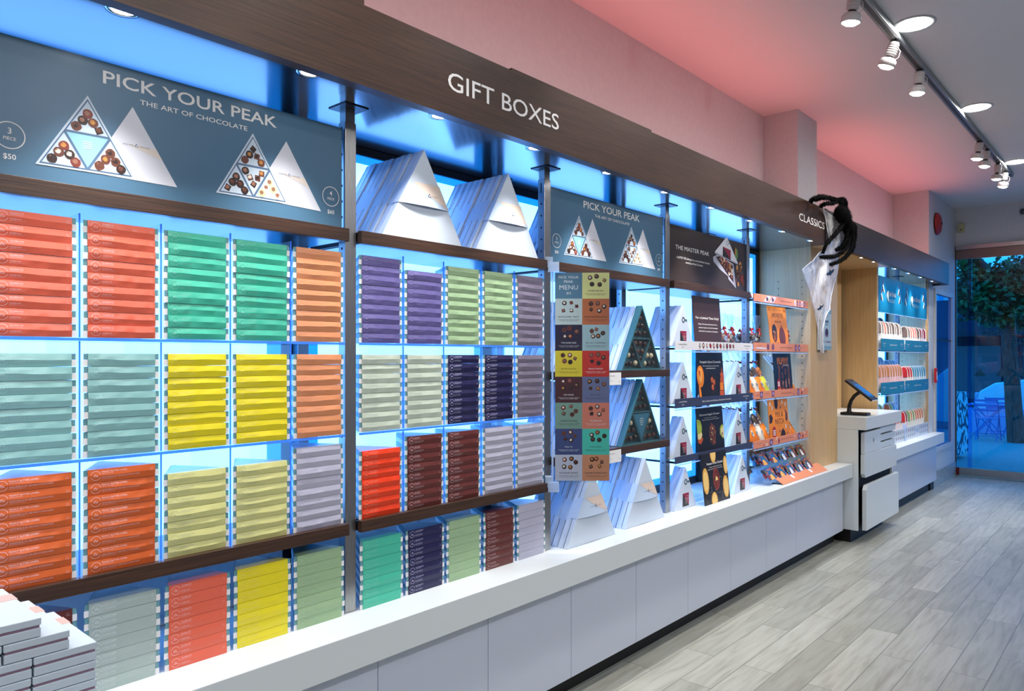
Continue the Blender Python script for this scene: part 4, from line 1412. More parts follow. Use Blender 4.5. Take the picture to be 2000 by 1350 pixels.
def art_pump(mb, W, H):
    rng = random.Random(3)
    mb.text('Pumpkin Spice Caramels', W * 0.1, W * 0.9, H * 0.75, H * 0.81, SIGNW)
    mb.text('Delicious pumpkin pie caramels coating', W * 0.2, W * 0.82, H * 0.69, H * 0.715, SIGNW); mb.text('our rich dark chocolate', W * 0.32, W * 0.68, H * 0.645, H * 0.67, SIGNW)
    mb.disc(W * 0.02 + 0.022, H * 0.5, 0.042, 0.062, PUMP, 1); mb.disc(W * 0.02 + 0.020, H * 0.52, 0.022, 0.040, PUMPL, 2); mb.disc(0.02, H * 0.56, 0.012, 0.02, CARA, 3, n=9, jit=0.3, rng=rng)
    mb.poly([(0.002, H * 0.05), (0.03, H * 0.05), (0.026, H * 0.2), (0.012, H * 0.36), (0.002, H * 0.36)], PUMP, 2)
    mb.disc(W * 0.55, H * 0.34, 0.038, 0.058, CH_D, 1)
    for dx, dz in ((-0.01, 0.02), (0.014, 0.006), (-0.006, -0.022)): mb.disc(W * 0.55 + dx, H * 0.35 + dz, 0.015, 0.017, CARA, 2); mb.disc(W * 0.55 + dx - 0.003, H * 0.35 + dz + 0.005, 0.006, 0.006, CH_C, 3, n=8)
    star = [(W * 0.93 + (0.05 if k % 2 == 0 else 0.025) * math.sin(2 * PI * k / 12) * 0.6, H * 0.44 + (0.07 if k % 2 == 0 else 0.035) * math.cos(2 * PI * k / 12)) for k in range(12)]
    mb.poly([(min(x, W - 0.001), z_) for x, z_ in star], CARA, 1)
    mb.rect(W * 0.82, W * 0.96, H * 0.2, H * 0.36, PUMP, 2); mb.rect(W * 0.84, W * 0.99, H * 0.36, H * 0.46, CARA, 3); mb.rect(W * 0.80, W * 0.97, H * 0.09, H * 0.19, CARA, 2)
def art_apple(mb, W, H):
    rng = random.Random(8)
    mb.text('Caramel Apple Cluster', W * 0.12, W * 0.88, H * 0.80, H * 0.855, SIGNW)
    mb.text('A twist on our caramel apple,', W * 0.28, W * 0.76, H * 0.75, H * 0.77, SIGNW); mb.text('simple, sophisticated, and oh so good!', W * 0.2, W * 0.84, H * 0.705, H * 0.73, SIGNW)
    mb.poly([(0.0, H * 0.42), (0.05, H * 0.44), (0.056, H * 0.58), (0.046, H * 0.7), (0.02, H * 0.75), (0.0, H * 0.74)], APPL, 1)
    mb.poly([(0.0, H * 0.30), (0.035, H * 0.31), (0.055, H * 0.40), (0.05, H * 0.46), (0.0, H * 0.42)], APFL, 2); mb.poly([(0.0, H * 0.25), (0.03, H * 0.2), (0.06, H * 0.3), (0.055, H * 0.36), (0.035, H * 0.31), (0.0, H * 0.32)], CARA, 3)
    mb.disc(W * 0.56, H * 0.37, 0.042, 0.065, CH_M, 1, n=22, jit=0.14, rng=rng)
    for k in range(40):
        a = rng.uniform(0, 6.28); r_ = rng.random() ** 0.5
        mb.disc(W * 0.56 + 0.036 * r_ * math.cos(a), H * 0.37 + 0.056 * r_ * math.sin(a), 0.0055, 0.006, rng.choice([CH_R, CH_L, CH_D, APFL, CH_M]), 2, n=6, rot=rng.random())
    mb.poly([(W, H * 0.24), (W * 0.93, H * 0.26), (W * 0.84, H * 0.36), (W * 0.86, H * 0.5), (W * 0.92, H * 0.56), (W, H * 0.56)], APPL, 1); mb.poly([(W, H * 0.27), (W * 0.94, H * 0.28), (W * 0.87, H * 0.37), (W * 0.89, H * 0.48), (W, H * 0.53)], APFL, 2)
    mb.disc(W * 0.93, H * 0.36, 0.006, 0.009, CH_D, 3, n=7)
def art_chip(mb, W, H):
    rng = random.Random(6)
    mb.text('Potato Chip Cluster', W * 0.2, W * 0.84, H * 0.755, H * 0.815, SIGNW, 1, 0.01)
    mb.text('Crispy ruffled potato chips', W * 0.28, W * 0.78, H * 0.705, H * 0.73, SIGNW); mb.text('wrapped with sea salt in milk chocolate', W * 0.22, W * 0.80, H * 0.665, H * 0.69, SIGNW)
    for (fx, fz, rx, rz_) in ((0.47, 0.97, 0.034, 0.05), (0.93, 0.70, 0.026, 0.052), (0.11, 0.47, 0.036, 0.072), (0.87, 0.27, 0.036, 0.062), (0.38, 0.06, 0.036, 0.045)):
        def clipd(rx_, rz__, m_, l_):
            pts = [(max(0.0005, min(W - 0.0005, fx * W + rx_ * math.cos(q * PI / 11))), max(0.0005, min(H - 0.0005, fz * H + rz__ * math.sin(q * PI / 11)))) for q in range(22)]
            mb.poly(pts, m_, l_)
        clipd(rx, rz_, CHIP, 1); clipd(rx * 0.75, rz_ * 0.75, CHIPL, 2)
    mb.disc(W * 0.52, H * 0.47, 0.040, 0.066, CH_R, 1, n=20, jit=0.1, rng=rng)
    for k in range(30):
        a = rng.uniform(0, 6.28); r_ = rng.random() ** 0.5
        mb.disc(W * 0.52 + 0.032 * r_ * math.cos(a), H * 0.47 + 0.054 * r_ * math.sin(a), 0.006, 0.006, rng.choice([CH_R, CH_M, CH_D, CH_M]), 2, n=6, rot=rng.random())
    mb.poly([(W * 0.47, H * 0.43), (W * 0.58, H * 0.44), (W * 0.56, H * 0.50), (W * 0.50, H * 0.52)], CHIPL, 3)
    for k in range(40): mb.disc(rng.uniform(0.01, W - 0.01), rng.uniform(0.01, H * 0.63), 0.0016, 0.0022, SIGNW, 1, n=5)
card(1358, 1411, 577, 664, 1.925, 1.490, 0.02, BRN, 'plain brown card with white time limit text above the white label strip', art_ltd)
card(1366.5, 1416.5, 686, 775, 1.925, 1.183, 0.02, BLK, 'dark card picturing pumpkin and round caramels above the navy strip', art_pump)
card(1365, 1416, 797, 886, 1.925, 0.891, 0.02, BLK, 'dark card picturing a green apple and nut cluster between white key boxes', art_apple)
card(1377.5, 1426.5, 888, 984, 1.862, ZCT + 0.0006, 0.03, BLK, 'dark card picturing golden potato chips standing on the counter', art_chip)
def art_mon(mb, W, H):
    rng = random.Random(12)
    mb.text('#MONSTER', W * 0.2, W * 0.82, H * 0.735, H * 0.845, CH_D, 1, 0.012)
    mb.text('OF', W * 0.48, W * 0.54, H * 0.69, H * 0.715, CH_D); mb.text('CHOCOLATE', W * 0.32, W * 0.66, H * 0.62, H * 0.665, CH_D)
    mb.disc(W * 0.26, H * 0.36, 0.043, 0.062, CH_D, 1, n=18); mb.disc(W * 0.27, H * 0.30, 0.028, 0.042, CH_M, 2, n=12, jit=0.2, rng=rng)
    for k in range(8): mb.disc(W * 0.27 + rng.uniform(-0.02, 0.02), H * 0.30 + rng.uniform(-0.03, 0.03), 0.006, 0.006, rng.choice([LEAF, PUMP, CH_RED, CH_W]), 3, n=7)
    mb.disc(W * 0.66, H * 0.27, 0.054, 0.070, CH_R, 2, n=22); mb.disc(W * 0.63, H * 0.30, 0.03, 0.044, CH_M, 3, n=14); mb.rect(W * 0.64, W * 0.68, H * 0.50, H * 0.56, CH_R, 2)
    mb.poly([(W * 0.55, H * 0.17), (W * 0.66, H * 0.12), (W * 0.77, H * 0.17), (W * 0.66, H * 0.09)], CH_D, 4)
    for k in range(7): mb.disc(W * rng.uniform(0.1, 0.42), H * rng.uniform(0.05, 0.14), 0.009, 0.008, rng.choice([CHIPL, CH_L, PUMP]), 2, n=8)
def art_mum(mb, W, H):
    rng = random.Random(13)
    mb.text('MUMMY', W * 0.2, W * 0.82, H * 0.70, H * 0.88, PUMP, 1, 0.012)
    mb.text('pretzels', W * 0.52, W * 0.83, H * 0.655, H * 0.705, CH_W, 2)
    for k in range(4):
        x = W * (0.27 + 0.18 * k)
        for j in range(7):
            mb.disc(x + 0.004 * math.sin(j * 1.7 + k), H * (0.63 - 0.075 * j), 0.016 - 0.001 * (j % 3), 0.016, rng.choice([CH_D, CH_M, CH_M, CH_L]), 1 + j % 2, n=12)
    for k in range(13):
        mb.disc(W * (0.16 + 0.064 * k), H * rng.uniform(0.04, 0.12), 0.009, 0.012, rng.choice([SIGNW, MAPLE, PUMP, CH_RED]), 2, n=9)
    mb.disc(W * 0.2, H * 0.23, 0.026, 0.034, CH_RED, 4); 
    for k in range(3): mb.rect(W * 0.15, W * 0.25, H * (0.26 - 0.04 * k), H * (0.285 - 0.04 * k), SIGNW, 5)
def art_mix(mb, W, H):
    rng = random.Random(14)
    mb.text('MIX &', W * 0.34, W * 0.72, H * 0.56, H * 0.69, BLK, 1, 0.014); mb.text('MATCH', W * 0.30, W * 0.74, H * 0.38, H * 0.52, BLK, 1, 0.014)
    mb.text('ANY THREE', W * 0.45, W * 0.57, H * 0.335, H * 0.35, BLK)
    mb.disc(W * 0.4, H * 0.91, 0.03, 0.04, CH_D, 1, n=14); mb.poly([(W * 0.02, H * 0.42), (W * 0.14, H * 0.44), (W * 0.2, H * 0.55), (W * 0.12, H * 0.66), (W * 0.02, H * 0.62)], CH_D, 1)
    mb.disc(W * 0.9, H * 0.55, 0.022, 0.034, CH_M, 1, n=10, jit=0.2, rng=rng)
    mb.disc(W * 0.22, H * 0.18, 0.031, 0.044, CH_RED, 2)
    for k in range(3): mb.rect(W * 0.16, W * 0.28, H * (0.22 - 0.05 * k), H * (0.25 - 0.05 * k), SIGNW, 3)
    mb.poly([(W * 0.55, 0.001), (W * 0.78, 0.001), (W * 0.80, H * 0.1), (W * 0.76, H * 0.2), (W * 0.69, H * 0.24), (W * 0.68, H * 0.29), (W * 0.65, H * 0.24), (W * 0.58, H * 0.2), (W * 0.54, H * 0.1)], CH_D, 1)
    for fx, fz in ((0.2, 0.8), (0.88, 0.86), (0.84, 0.3), (0.72, 0.92), (0.1, 0.9)): mb.disc(W * fx, H * fz, 0.010, 0.014, SIGNW, 1, n=10); mb.disc(W * fx, H * fz, 0.004, 0.005, NVK, 2, n=7)
    for fx, fz in ((0.5, 0.2), (0.9, 0.12), (0.85, 0.7), (0.62, 0.8), (0.5, 0.07)): mb.disc(W * fx, H * fz, 0.009, 0.009, MAUVEI, 1, n=8)
card(1506.5, 1542, 597, 671, 1.925, 1.490, 0.03, ORG, 'bright orange card with black monster lettering and a chocolate egg', art_mon)
card(1515, 1549, 688, 762, 1.925, 1.187, 0.02, NVK, 'black card with orange mummy lettering and wrapped pretzels', art_mum)
card(1505, 1542.5, 782, 853, 1.925, 0.878, 0.02, ORG, 'orange mix and match card with chocolate shapes on the lowest strip shelf', art_mix)

# ------------------------------------------------------------------ candy bags
RIBR = mat('ribbon_red', (196, 40, 22), 0.4)
BOR = mat('bag_orange', (240, 130, 22), 0.4)
BWH = mat('bag_white', (230, 226, 214), 0.4)
BYG = mat('bag_lime', (206, 206, 60), 0.4)
NUTM = mat('candy_brown', (120, 84, 60), 0.4)
DBL = mat('candy_dark', (52, 34, 30), 0.4)
def lumps(mb, w_, d_, h, pal, cnt, rng, z0=0.0):
    for k in range(cnt):
        f_ = (k + 0.5) / cnt
        r_ = rng.uniform(0.011, 0.016)
        wz = w_ * (1 - 0.35 * f_)
        mb.ball((rng.uniform(-wz, wz) * 0.8, rng.uniform(-d_, d_) * 0.7, z0 + 0.014 + f_ * h), (r_, r_ * 0.9, r_ * 0.9), rng.choice(pal), 8, 5, 0.12, rng)
def make_bag(seed, pal, ribbon=True, h=0.105, w_=0.05, neck=0.06):
    rng = random.Random(seed)
    t = thing('candy_bag', 'x', 'bag')
    mb = MB(); lumps(mb, w_ * 0.82, 0.028, h * 0.72, pal, 26, rng); mb.build('candies', t)
    mb = MB()
    prof = [(0.55, 0.001), (0.95, 0.006), (1.02, h * 0.3), (0.92, h * 0.62), (0.55, h * 0.9), (0.16, h * 1.08), (0.30, h * 1.2), (0.62, h * 1.45), (0.86, h * 1.45 + neck)]
    n = 18
    v, f = [], []
    for i, (r_, z_) in enumerate(prof):
        for k in range(n):
            q = 2 * PI * k / n
            g = 1 + (0.22 if i > 5 else 0.07) * math.sin(5 * q + i) + rng.uniform(-0.06, 0.06)
            v.append((w_ * r_ * g * math.cos(q), 0.032 * r_ * g * math.sin(q) * (0.8 if i > 5 else 1), z_))
    for i in range(len(prof) - 1):
        for k in range(n):
            f.append((i * n + k, i * n + (k + 1) % n, (i + 1) * n + (k + 1) % n, (i + 1) * n + k))
    mb.add(v, f, CELLO, True); mb.build('wrap', t)
    if ribbon:
        mb = MB()
        mb.lathe([(0.0095, h * 1.05), (0.013, h * 1.08), (0.0095, h * 1.11)], RIBR, n=12, sx=1.0, sy=0.8)
        for s_ in (-1, 1):
            mb.tube([(0, -0.010, h * 1.08), (s_ * 0.018, -0.016, h * 1.2), (s_ * 0.030, -0.018, h * 1.14), (s_ * 0.006, -0.013, h * 1.07)], [0.003, 0.006, 0.006, 0.003], RIBR, 6)
            mb.tube([(0, -0.011, h * 1.07), (s_ * 0.012, -0.022, h * 0.95), (s_ * 0.022, -0.026, h * 0.8)], [0.003, 0.004, 0.003], RIBR, 6)
        mb.build('ribbon', t)
    return t
bagA = Maker(make_bag(1, [NUTM, DBL, NUTM, BWH]))
bagD = Maker(make_bag(2, [DBL, CREAM, NUTM, RIBR]))
def make_pouch(seed, body, pal):
    """flat pouch lying back on the shelf: printed body, clear top gathered by a dark red tie"""
    rng = random.Random(seed)
    t = thing('candy_pouch', 'x', 'bag')
    mb = MB()
    n = 14
    def shell(prof, m_):
        v, f = [], []
        for i, (wx, dy, z_) in enumerate(prof):
            for k in range(n):
                q = 2 * PI * k / n
                g = 1 + rng.uniform(-0.08, 0.08)
                v.append((wx * g * math.cos(q), dy * g * math.sin(q), z_))
        for i in range(len(prof) - 1):
            for k in range(n):
                f.append((i * n + k, i * n + (k + 1) % n, (i + 1) * n + (k + 1) % n, (i + 1) * n + k))
        mb.add(v, f, m_, True)
    shell([(0.030, 0.004, 0.0), (0.036, 0.014, 0.012), (0.037, 0.018, 0.05), (0.034, 0.014, 0.085)], body)
    mb.disc(0.0, 0.05, 0.0, 0.0, BWH, 1) if False else None
    mb.build('pouch', t)
    mb = MB(T((0, -0.0185, 0))); mb.disc(0.004, 0.045, 0.013, 0.015, BWH, 2, n=12); mb.disc(0.004, 0.045, 0.008, 0.009, INKB, 3, n=10); mb.build('sticker', t)
    mb = MB(); shell([(0.033, 0.013, 0.086), (0.028, 0.012, 0.125), (0.010, 0.008, 0.155), (0.022, 0.016, 0.18), (0.036, 0.02, 0.215)], CELLO); mb.build('clear_top', t)
    mb = MB(); lumps(mb, 0.022, 0.007, 0.03, pal, 8, rng, 0.085); mb.build('candies', t)
    t.scale = (1.05, 1.1, 1.4)
    mb = MB(); mb.tube([(-0.03, -0.008, 0.165), (-0.012, -0.011, 0.157), (0.012, -0.011, 0.156), (0.034, -0.008, 0.168)], [0.003, 0.005, 0.005, 0.003], mat('tie_dark_red', (120, 22, 20), 0.5), 6); mb.build('tie', t)
    return t
pO = Maker(make_pouch(3, BOR, [DBL, NUTM])); pW = Maker(make_pouch(4, BWH, [DBL, NUTM])); pY = Maker(make_pouch(5, BYG, [DBL, BOR]))
rk = random.Random(17)
for x, y, nm in ((4.475, 1.965, 'first bag from the post'), (4.590, 1.965, 'second bag from the post'), (4.50, 2.10, 'rear bag behind the first two'), (4.63, 2.10, 'rear bag next to the orange card')):
    bagA((x, y, 1.4902), rk.uniform(-0.3, 0.3), 'ribboned bag left of the monster card, ' + nm, 'ribboned candy bags')
for x, y, nm in ((5.07, 1.965, 'front bag'), (5.20, 2.06, 'rear bag')):
    bagA((x, y, 1.4902), rk.uniform(-0.3, 0.3), 'ribboned bag of brown candy right of the monster card, ' + nm, 'ribboned candy bags')
n = 0
for (z, nm, xs) in ((1.187, 'mummy card', [(4.47, 'o'), (4.54, 'w'), (4.62, 'o'), (4.70, 'y')]), (0.878, 'mix and match card', [(4.47, 'o'), (4.54, 'o'), (4.62, 'w'), (4.70, 'o')])):
    for row in range(3):
        for i, (x, c_) in enumerate(xs):
            if row == 2 and i == 3: continue
            (pO if (c_ == 'o' or row) else pW if c_ == 'w' else pY)((x + 0.012 * row, 1.935 + 0.078 * row, z + 0.004), rk.uniform(-0.08, 0.08),
                '%s candy pouch left of the %s, %s in the %s row' % ({'o': 'orange', 'w': 'white', 'y': 'lime'}[c_ if row == 0 else 'o'], nm, ORD[i], ['front', 'middle', 'rear'][row]), 'candy pouches left of the ' + nm,
                rot=(-0.42, 0, rk.uniform(-0.06, 0.06)))
    for i, x in enumerate((5.075, 5.15, 5.225)):
        pO((x, 1.94 + 0.01 * i, z + 0.004), 0, 'orange candy pouch right of the %s, %s from the card' % (nm, ORD[i]), 'candy pouches right of the ' + nm, rot=(-0.55, 0, 0.1))
# bags glimpsed behind the key boxes
for x, z, nm in ((4.10, 1.490, 'first bag right of the brown card'), (4.205, 1.490, 'second bag right of the brown card'), (4.31, 1.490, 'third bag right of the brown card')):
    bagD((x, 2.02, z + 0.0004), 0.2, 'ribboned bag on the white strip shelf, ' + nm, 'ribboned candy bags')
bagD((4.14, 2.10, 0.8912), 0.2, 'clear ribboned bag behind the right key boxes on the lower navy shelf', 'ribboned candy bags')

# small clear boxes on the top orange shelf
def make_clam(seed, w_=0.125, d_=0.075, h=0.032):
    rng = random.Random(seed)
    t = thing('clear_box', 'x', 'box')
    mb = MB(); mb.box(0, w_, 0, d_, 0, h, ACR); mb.build('shell', t)
    mb = MB()
    for k in range(9):
        mb.ball((rng.uniform(0.02, w_ - 0.02), rng.uniform(0.018, d_ - 0.018), 0.012 + 0.006 * rng.random()), (0.013, 0.012, 0.010), rng.choice([DBL, NUTM, BWH, RIBR, BOR, DBL]), 8, 5, 0.15, rng)
    mb.build('candies', t)
    mb = MB(); mb.box(0.002, 0.035, -0.001, -0.0002, 0.004, h - 0.004, PAPER); mb.build('label', t)
    return t
clam = [Maker(make_clam(31)), Maker(make_clam(32)), Maker(make_clam(33))]
for r_ in range(2):
    for k in range(6):
        clam[(k + r_) % 3]((4.43 + 0.145 * k + 0.02 * r_, 1.93 + 0.135 * r_, 1.8044 + 0.0), 0, 'small clear box of candy on the top orange shelf, %s of the %s row' % (ORD[k], ['front', 'rear'][r_]), 'small clear boxes on the top orange shelf')
    for k in range(5):
        if r_: clam[(k + 1) % 3]((4.45 + 0.165 * k, 2.066, 1.8368), 0, 'small clear box of candy stacked upon the rear row, %s from the post' % ORD[k], 'small clear boxes on the top orange shelf')

# clear packs with printed cards on the counter below
def make_pack(seed, ghost):
    rng = random.Random(seed)
    t = thing('candy_pack', 'x', 'box')
    W, D_, H = 0.150, 0.05, 0.094
    mb = MB(); mb.box(0, W, 0, D_, 0, H, ACR); mb.build('shell', t)
    mb = MB(T((0, 0.0008, 0)))
    bgm = mat('pack_card_purple', (66, 50, 84), 0.4) if ghost else mat('pack_card_dark', (56, 48, 48), 0.4)
    mb.rect(0.004, W - 0.004, 0.004, H - 0.004, bgm, 1)
    for k in range(26):
        s_ = rng.choice([-1, 1]); mb.disc(W / 2 + s_ * rng.uniform(0.034, 0.066), rng.uniform(0.012, H - 0.012), 0.009, 0.009, rng.choice([MAPLE, CH_RED, PUMP, LEAF, CARA]), 2, n=8)
    mb.text('BOO!' if ghost else 'TREATS', W * 0.30, W * 0.70, H * 0.72, H * 0.84, PUMP, 3, 0.012)
    if ghost:
        mb.poly([(W * 0.34, 0.006), (W * 0.66, 0.006), (W * 0.63, H * 0.36), (W * 0.56, H * 0.52), (W * 0.44, H * 0.52), (W * 0.37, H * 0.36)], SIGNW, 4)
        for s_ in (-1, 1): mb.disc(W / 2 + s_ * 0.006, H * 0.38, 0.003, 0.004, BLK, 5, n=8)
    else:
        mb.poly([(W * 0.28, 0.006), (W * 0.72, 0.006), (W * 0.68, H * 0.24), (W * 0.58, H * 0.44), (W * 0.42, H * 0.44), (W * 0.32, H * 0.24)], PUMPL, 4)
    mb.build('card', t)
    mb = MB()
    for k in range(12):
        mb.ball((rng.uniform(0.015, W - 0.015), rng.uniform(0.018, D_ - 0.012), rng.uniform(0.014, H - 0.014)), 0.011, rng.choice([DBL, RIBR, BOR, NUTM]), 7, 5, 0.1, rng)
    mb.build('candies', t)
    return t
pg, pp_ = Maker(make_pack(41, True)), Maker(make_pack(42, False))
for row in range(2):
    for k in range(5):
        x = 4.515 + 0.163 * k
        mk = pp_ if k < 2 else pg
        mk((x + 0.012 * row, 1.845 + 0.055 * row, ZCT + 0.030 + 0.0855 * row), 0, 'clear pack with %s card, %s in the %s row of the heap' % ('orange figure' if k < 2 else 'white ghost', ORD[k], ['lower', 'upper'][row]), 'printed candy packs on the counter', rot=(-0.55, 0, 0.04))
for k, (x, y, z) in enumerate(((4.45, 2.02, 0.655), (4.60, 2.03, 0.655), (4.47, 2.12, 0.655))):
    pp_((x, y, z), 0, 'clear pack tumbled behind the steel post, %s of three' % ORD[k], 'printed candy packs on the counter', rot=(-0.6, 0.0, 0.25 - 0.1 * k))
for k in range(3):
    pg((4.74 + 0.145 * k, 2.06, ZCT + 0.112), 0, 'clear dark pack at the back of the counter heap, %s from the post' % ORD[k], 'printed candy packs on the counter', rot=(-0.5, 0, 0.05))
mb = MB(); mb.box(4.76, 5.28, 2.03, 2.18, ZCT + 0.0008, ZCT + 0.078, ACR)
tag(mb.build('riser'), 'clear riser under the rear candy packs on the counter', 'riser')
# orange easel strip lying in front of them
a = PZ(1512, 957, ZCT + 0.004); e = PZ(1617, 919, ZCT + 0.004)
t = thing('label_strip', 'orange label strip lying on the counter in front of the candy packs', 'label strip', (4.62, 1.80, ZCT + 0.0008))
wl = e.x + 0.03 - 4.62
mb = MB(); mb.prism([(0.0, 0.0), (0.075, 0.045), (0.074, 0.047), (-0.001, 0.002)], 'x', 0, wl, SO_)
mb.build('strip', t)
mb = MB(frame((0, 0, 0.0016), (1, 0, 0), (0, 0.075, 0.045)))
for x in (0.17, 0.50):
    mb.rect(x, x + 0.10, 0.004, 0.08, WAVE, 1); mb.disc(x + 0.04, 0.04, 0.024, 0.02, MAUVEI, 2); mb.disc(x + 0.07, 0.04, 0.016, 0.02, SIGNW, 3)
mb.text('From $5', 0.05, 0.11, 0.035, 0.045, MAROONI); mb.text('Boxed Treats', 0.33, 0.42, 0.035, 0.047, MAROONI); mb.text('$7.99', wl - 0.08, wl - 0.03, 0.035, 0.045, MAROONI)
mb.build('strip_print', t)
mb = MB(); mb.box(0.0, 0.012, 0.01, 0.075, 0.0, 0.006, BLACK); mb.build('clip', t)

# ------------------------------------------------------------------ oak pillar between candy bags and niche, niche sides
t = thing('oak_pillar', 'light oak pillar between the candy bags and the pay station', 'pillar', (5.62, 2.0, ZCT))
O = T((-5.62, -2.0, -ZCT))
mb = MB(O); mb.box(5.341, 5.358, 1.885, YB - 0.002, ZCT + 0.0008, ZS - 0.0005, OAK)
mb.build('side_panel', t)
mb = MB(O); mb.box(5.3585, 5.395, 1.885, 1.90, ZCT + 0.0008, ZS - 0.0005, OAK); mb.box(5.3965, 5.865, 1.885, 1.90, ZCT + 0.0008, ZS - 0.0005, OAK); mb.box(5.8665, 5.915, 1.885, 1.90, ZCT + 0.0008, ZS - 0.0005, OAK)
mb.build('front_panel', t)
mb = MB(O); mb.box(5.898, 5.915, 1.9005, YB - 0.002, ZCT + 0.0008, ZS - 0.0005, OAK); mb.build('side_panel', t)
mb = MB(O)
for y in (1.945, 2.12):
    for k in range(26):
        z = 0.74 + 0.05 * k
        mb.prism([(y + 0.004 * math.cos(q * PI / 4), z + 0.004 * math.sin(q * PI / 4)) for q in range(8)], 'x', 5.3402, 5.3409, WOODHOLE)
mb.build('hole_pattern', t)
# cabinet carcass of the arched packs beyond the niche
t = thing('oak_cabinet', 'light oak cabinet framing the arched packs beyond the pay station', 'cabinet', (7.9, 2.0, ZCT))
O = T((-7.9, -2.0, -ZCT))
mb = MB(O); mb.box(6.985, 7.002, 1.89, YB - 0.002, ZCT + 0.0008, ZS - 0.0005, OAK); mb.build('side_panel', t)
mb = MB(O); mb.box(7.0025, 7.018, 1.885, 1.905, ZCT + 0.0008, ZS - 0.0005, mat('pale_edge', (206, 206, 206), 0.5)); mb.build('edge_strip', t)
mb = MB(O); mb.box(8.79, 8.807, 1.89, YB - 0.002, ZCT + 0.0008, ZS - 0.0005, OAK); mb.box(8.8075, 8.849, 1.878, 1.90, ZCT + 0.0008, ZS - 0.0005, OAK); mb.build('side_panel', t)
mb = MB(O)
for y in (1.945, 2.12):
    for k in range(26):
        z = 0.74 + 0.05 * k
        mb.prism([(y + 0.004 * math.cos(q * PI / 4), z + 0.004 * math.sin(q * PI / 4)) for q in range(8)], 'x', 8.7892, 8.7899, WOODHOLE)
mb.build('hole_pattern', t)
mb = MB(); mb.box(5.917, 6.924, 2.17, 2.19, 0.3, ZS - 0.0005, OAK)
tag(mb.build('niche_back'), 'light oak back of the niche behind the pay station', 'panel')

# ------------------------------------------------------------------ pay station
ZP = 0.975
t = thing('pay_station', 'tall white pay station cabinet with uneven drawers and a thick top', 'counter', (6.4, 1.9, 0))
O = T((-6.4, -1.9, 0))
mb = MB(O); mb.box(5.917, 6.925, 1.674, 2.165, ZP - 0.098, ZP, LAM); mb.build('worktop', t, 0.003)
mb = MB(O); mb.box(5.918, 5.936, 1.735, 2.165, 0.105, ZP - 0.0985, LAM); mb.build('side_panel', t)
mb = MB(O); mb.box(5.937, 6.86, 1.752, 2.165, 0.105, ZP - 0.0985, mat('dark_cavity', (14, 14, 15), 0.7)); mb.build('carcass', t)
mb = MB(O); mb.box(6.861, 6.879, 1.735, 2.165, 0.105, ZP - 0.0985, LAM); mb.build('side_panel', t)
mb = MB(O); mb.box(5.96, 6.80, 1.80, 2.1, 0.0, 0.1045, KICK); mb.build('toe_kick', t)
yd = 1.700
def zpx(u, v): return P(u, v, yd)
za = zpx(1686.5, 846).z; zb_ = zpx(1686.5, 889).z
zc_ = zpx(1686.5, 935).z
zd_ = zpx(1686.5, 950).z
xs0, xm, xs1 = 5.962, 6.40, 6.868
mb = MB(O); mb.box(xs0 + 0.012, xm, yd, yd + 0.03, zb_ + 0.002, za, LAM); d1 = mb.build('drawer', t, 0.002)
mb = MB(O @ T((6.205, yd, (za + zb_) / 2 + 0.01))); mb.ring(0, 0, 0.022, 0.022, 0.006, mat('grip_ring', (230, 234, 238), 0.3), 4); mb.disc(0, 0, 0.016, 0.016, mat('grip_hole', (150, 164, 174), 0.5), 2); mb.build('finger_hole', d1)
hs = (za - zb_ + 0.06)
for k in range(3):
    z1_ = za + 0.012 - k * 0.062
    mb = MB(O); mb.box(xm + 0.004, xs1 - 0.02, yd + 0.004 + 0.002 * k, yd + 0.034, z1_ - 0.052, z1_ - (0 if k == 0 else 0.004), LAM); mb.build('slim_drawer', t, 0.0015)
pts = [(xs0, zb_), (xs0, zc_ + 0.03), (xs0 + 0.025, zc_), (xs1 - 0.01, zc_ - 0.0), (xs1 - 0.01, zb_)]
mb = MB(O); mb.prism(pts, 'y', yd - 0.002, yd + 0.028, LAM); mb.build('drawer', t, 0.002)
pts = [(xs0 + 0.012, 0.102), (xs0 + 0.012, zd_ - 0.035), (xs0 + 0.045, zd_), (xs1 + 0.02, zd_), (xs1 + 0.02, 0.102)]
mb = MB(O); mb.prism(pts, 'y', yd - 0.012, yd + 0.02, LAM); mb.build('door', t, 0.002)

# tablet on a curved arm, and the little printer behind it
tb = P(1665, 812, 1.80)
bx, by = 6.13, 1.80
t = thing('tablet_stand', 'black tablet with blue screen on a curved arm at the pay station', 'tablet stand', (bx, by, ZP + 0.0004))
mb = MB(); mb.prism([(-0.05, -0.085), (0.05, -0.085), (0.06, -0.06), (0.06, 0.10), (0.05, 0.115), (-0.05, 0.115), (-0.06, 0.10), (-0.06, -0.06)], 'z', 0, 0.020, BLACK); mb.build('base', t, 0.004)
mb = MB(); mb.tube([(0, 0.06, 0.018), (0, 0.062, 0.03), (0, 0.060, 0.07), (0, 0.048, 0.11), (0, 0.022, 0.150), (0, -0.012, 0.178), (0, -0.022, 0.185)], [0.026, 0.017, 0.015, 0.0145, 0.0145, 0.015, 0.02], BLACK, 14); mb.build('arm', t)
Mx = frame((0, -0.034, 0.205), (1, 0, 0), (0, 0.79, 0.62))
mb = MB(Mx)
rr = [(-0.082, -0.115), (-0.074, -0.126), (0.074, -0.126), (0.082, -0.115), (0.082, 0.115), (0.074, 0.126), (-0.074, 0.126), (-0.082, 0.115)]
mb.prism(rr, 'y', 0.0, 0.018, BLACK); cs = mb.build('case', t, 0.003)
mb = MB(Mx @ T((0, -0.0006, 0)))
SCRB = mat('screen_blue', (10, 30, 60), 0.2, emit=(0.02, 0.22, 0.75), estr=0.55)
SCRD = mat('screen_dark', (8, 16, 28), 0.2, emit=(0.01, 0.06, 0.16), estr=0.5)
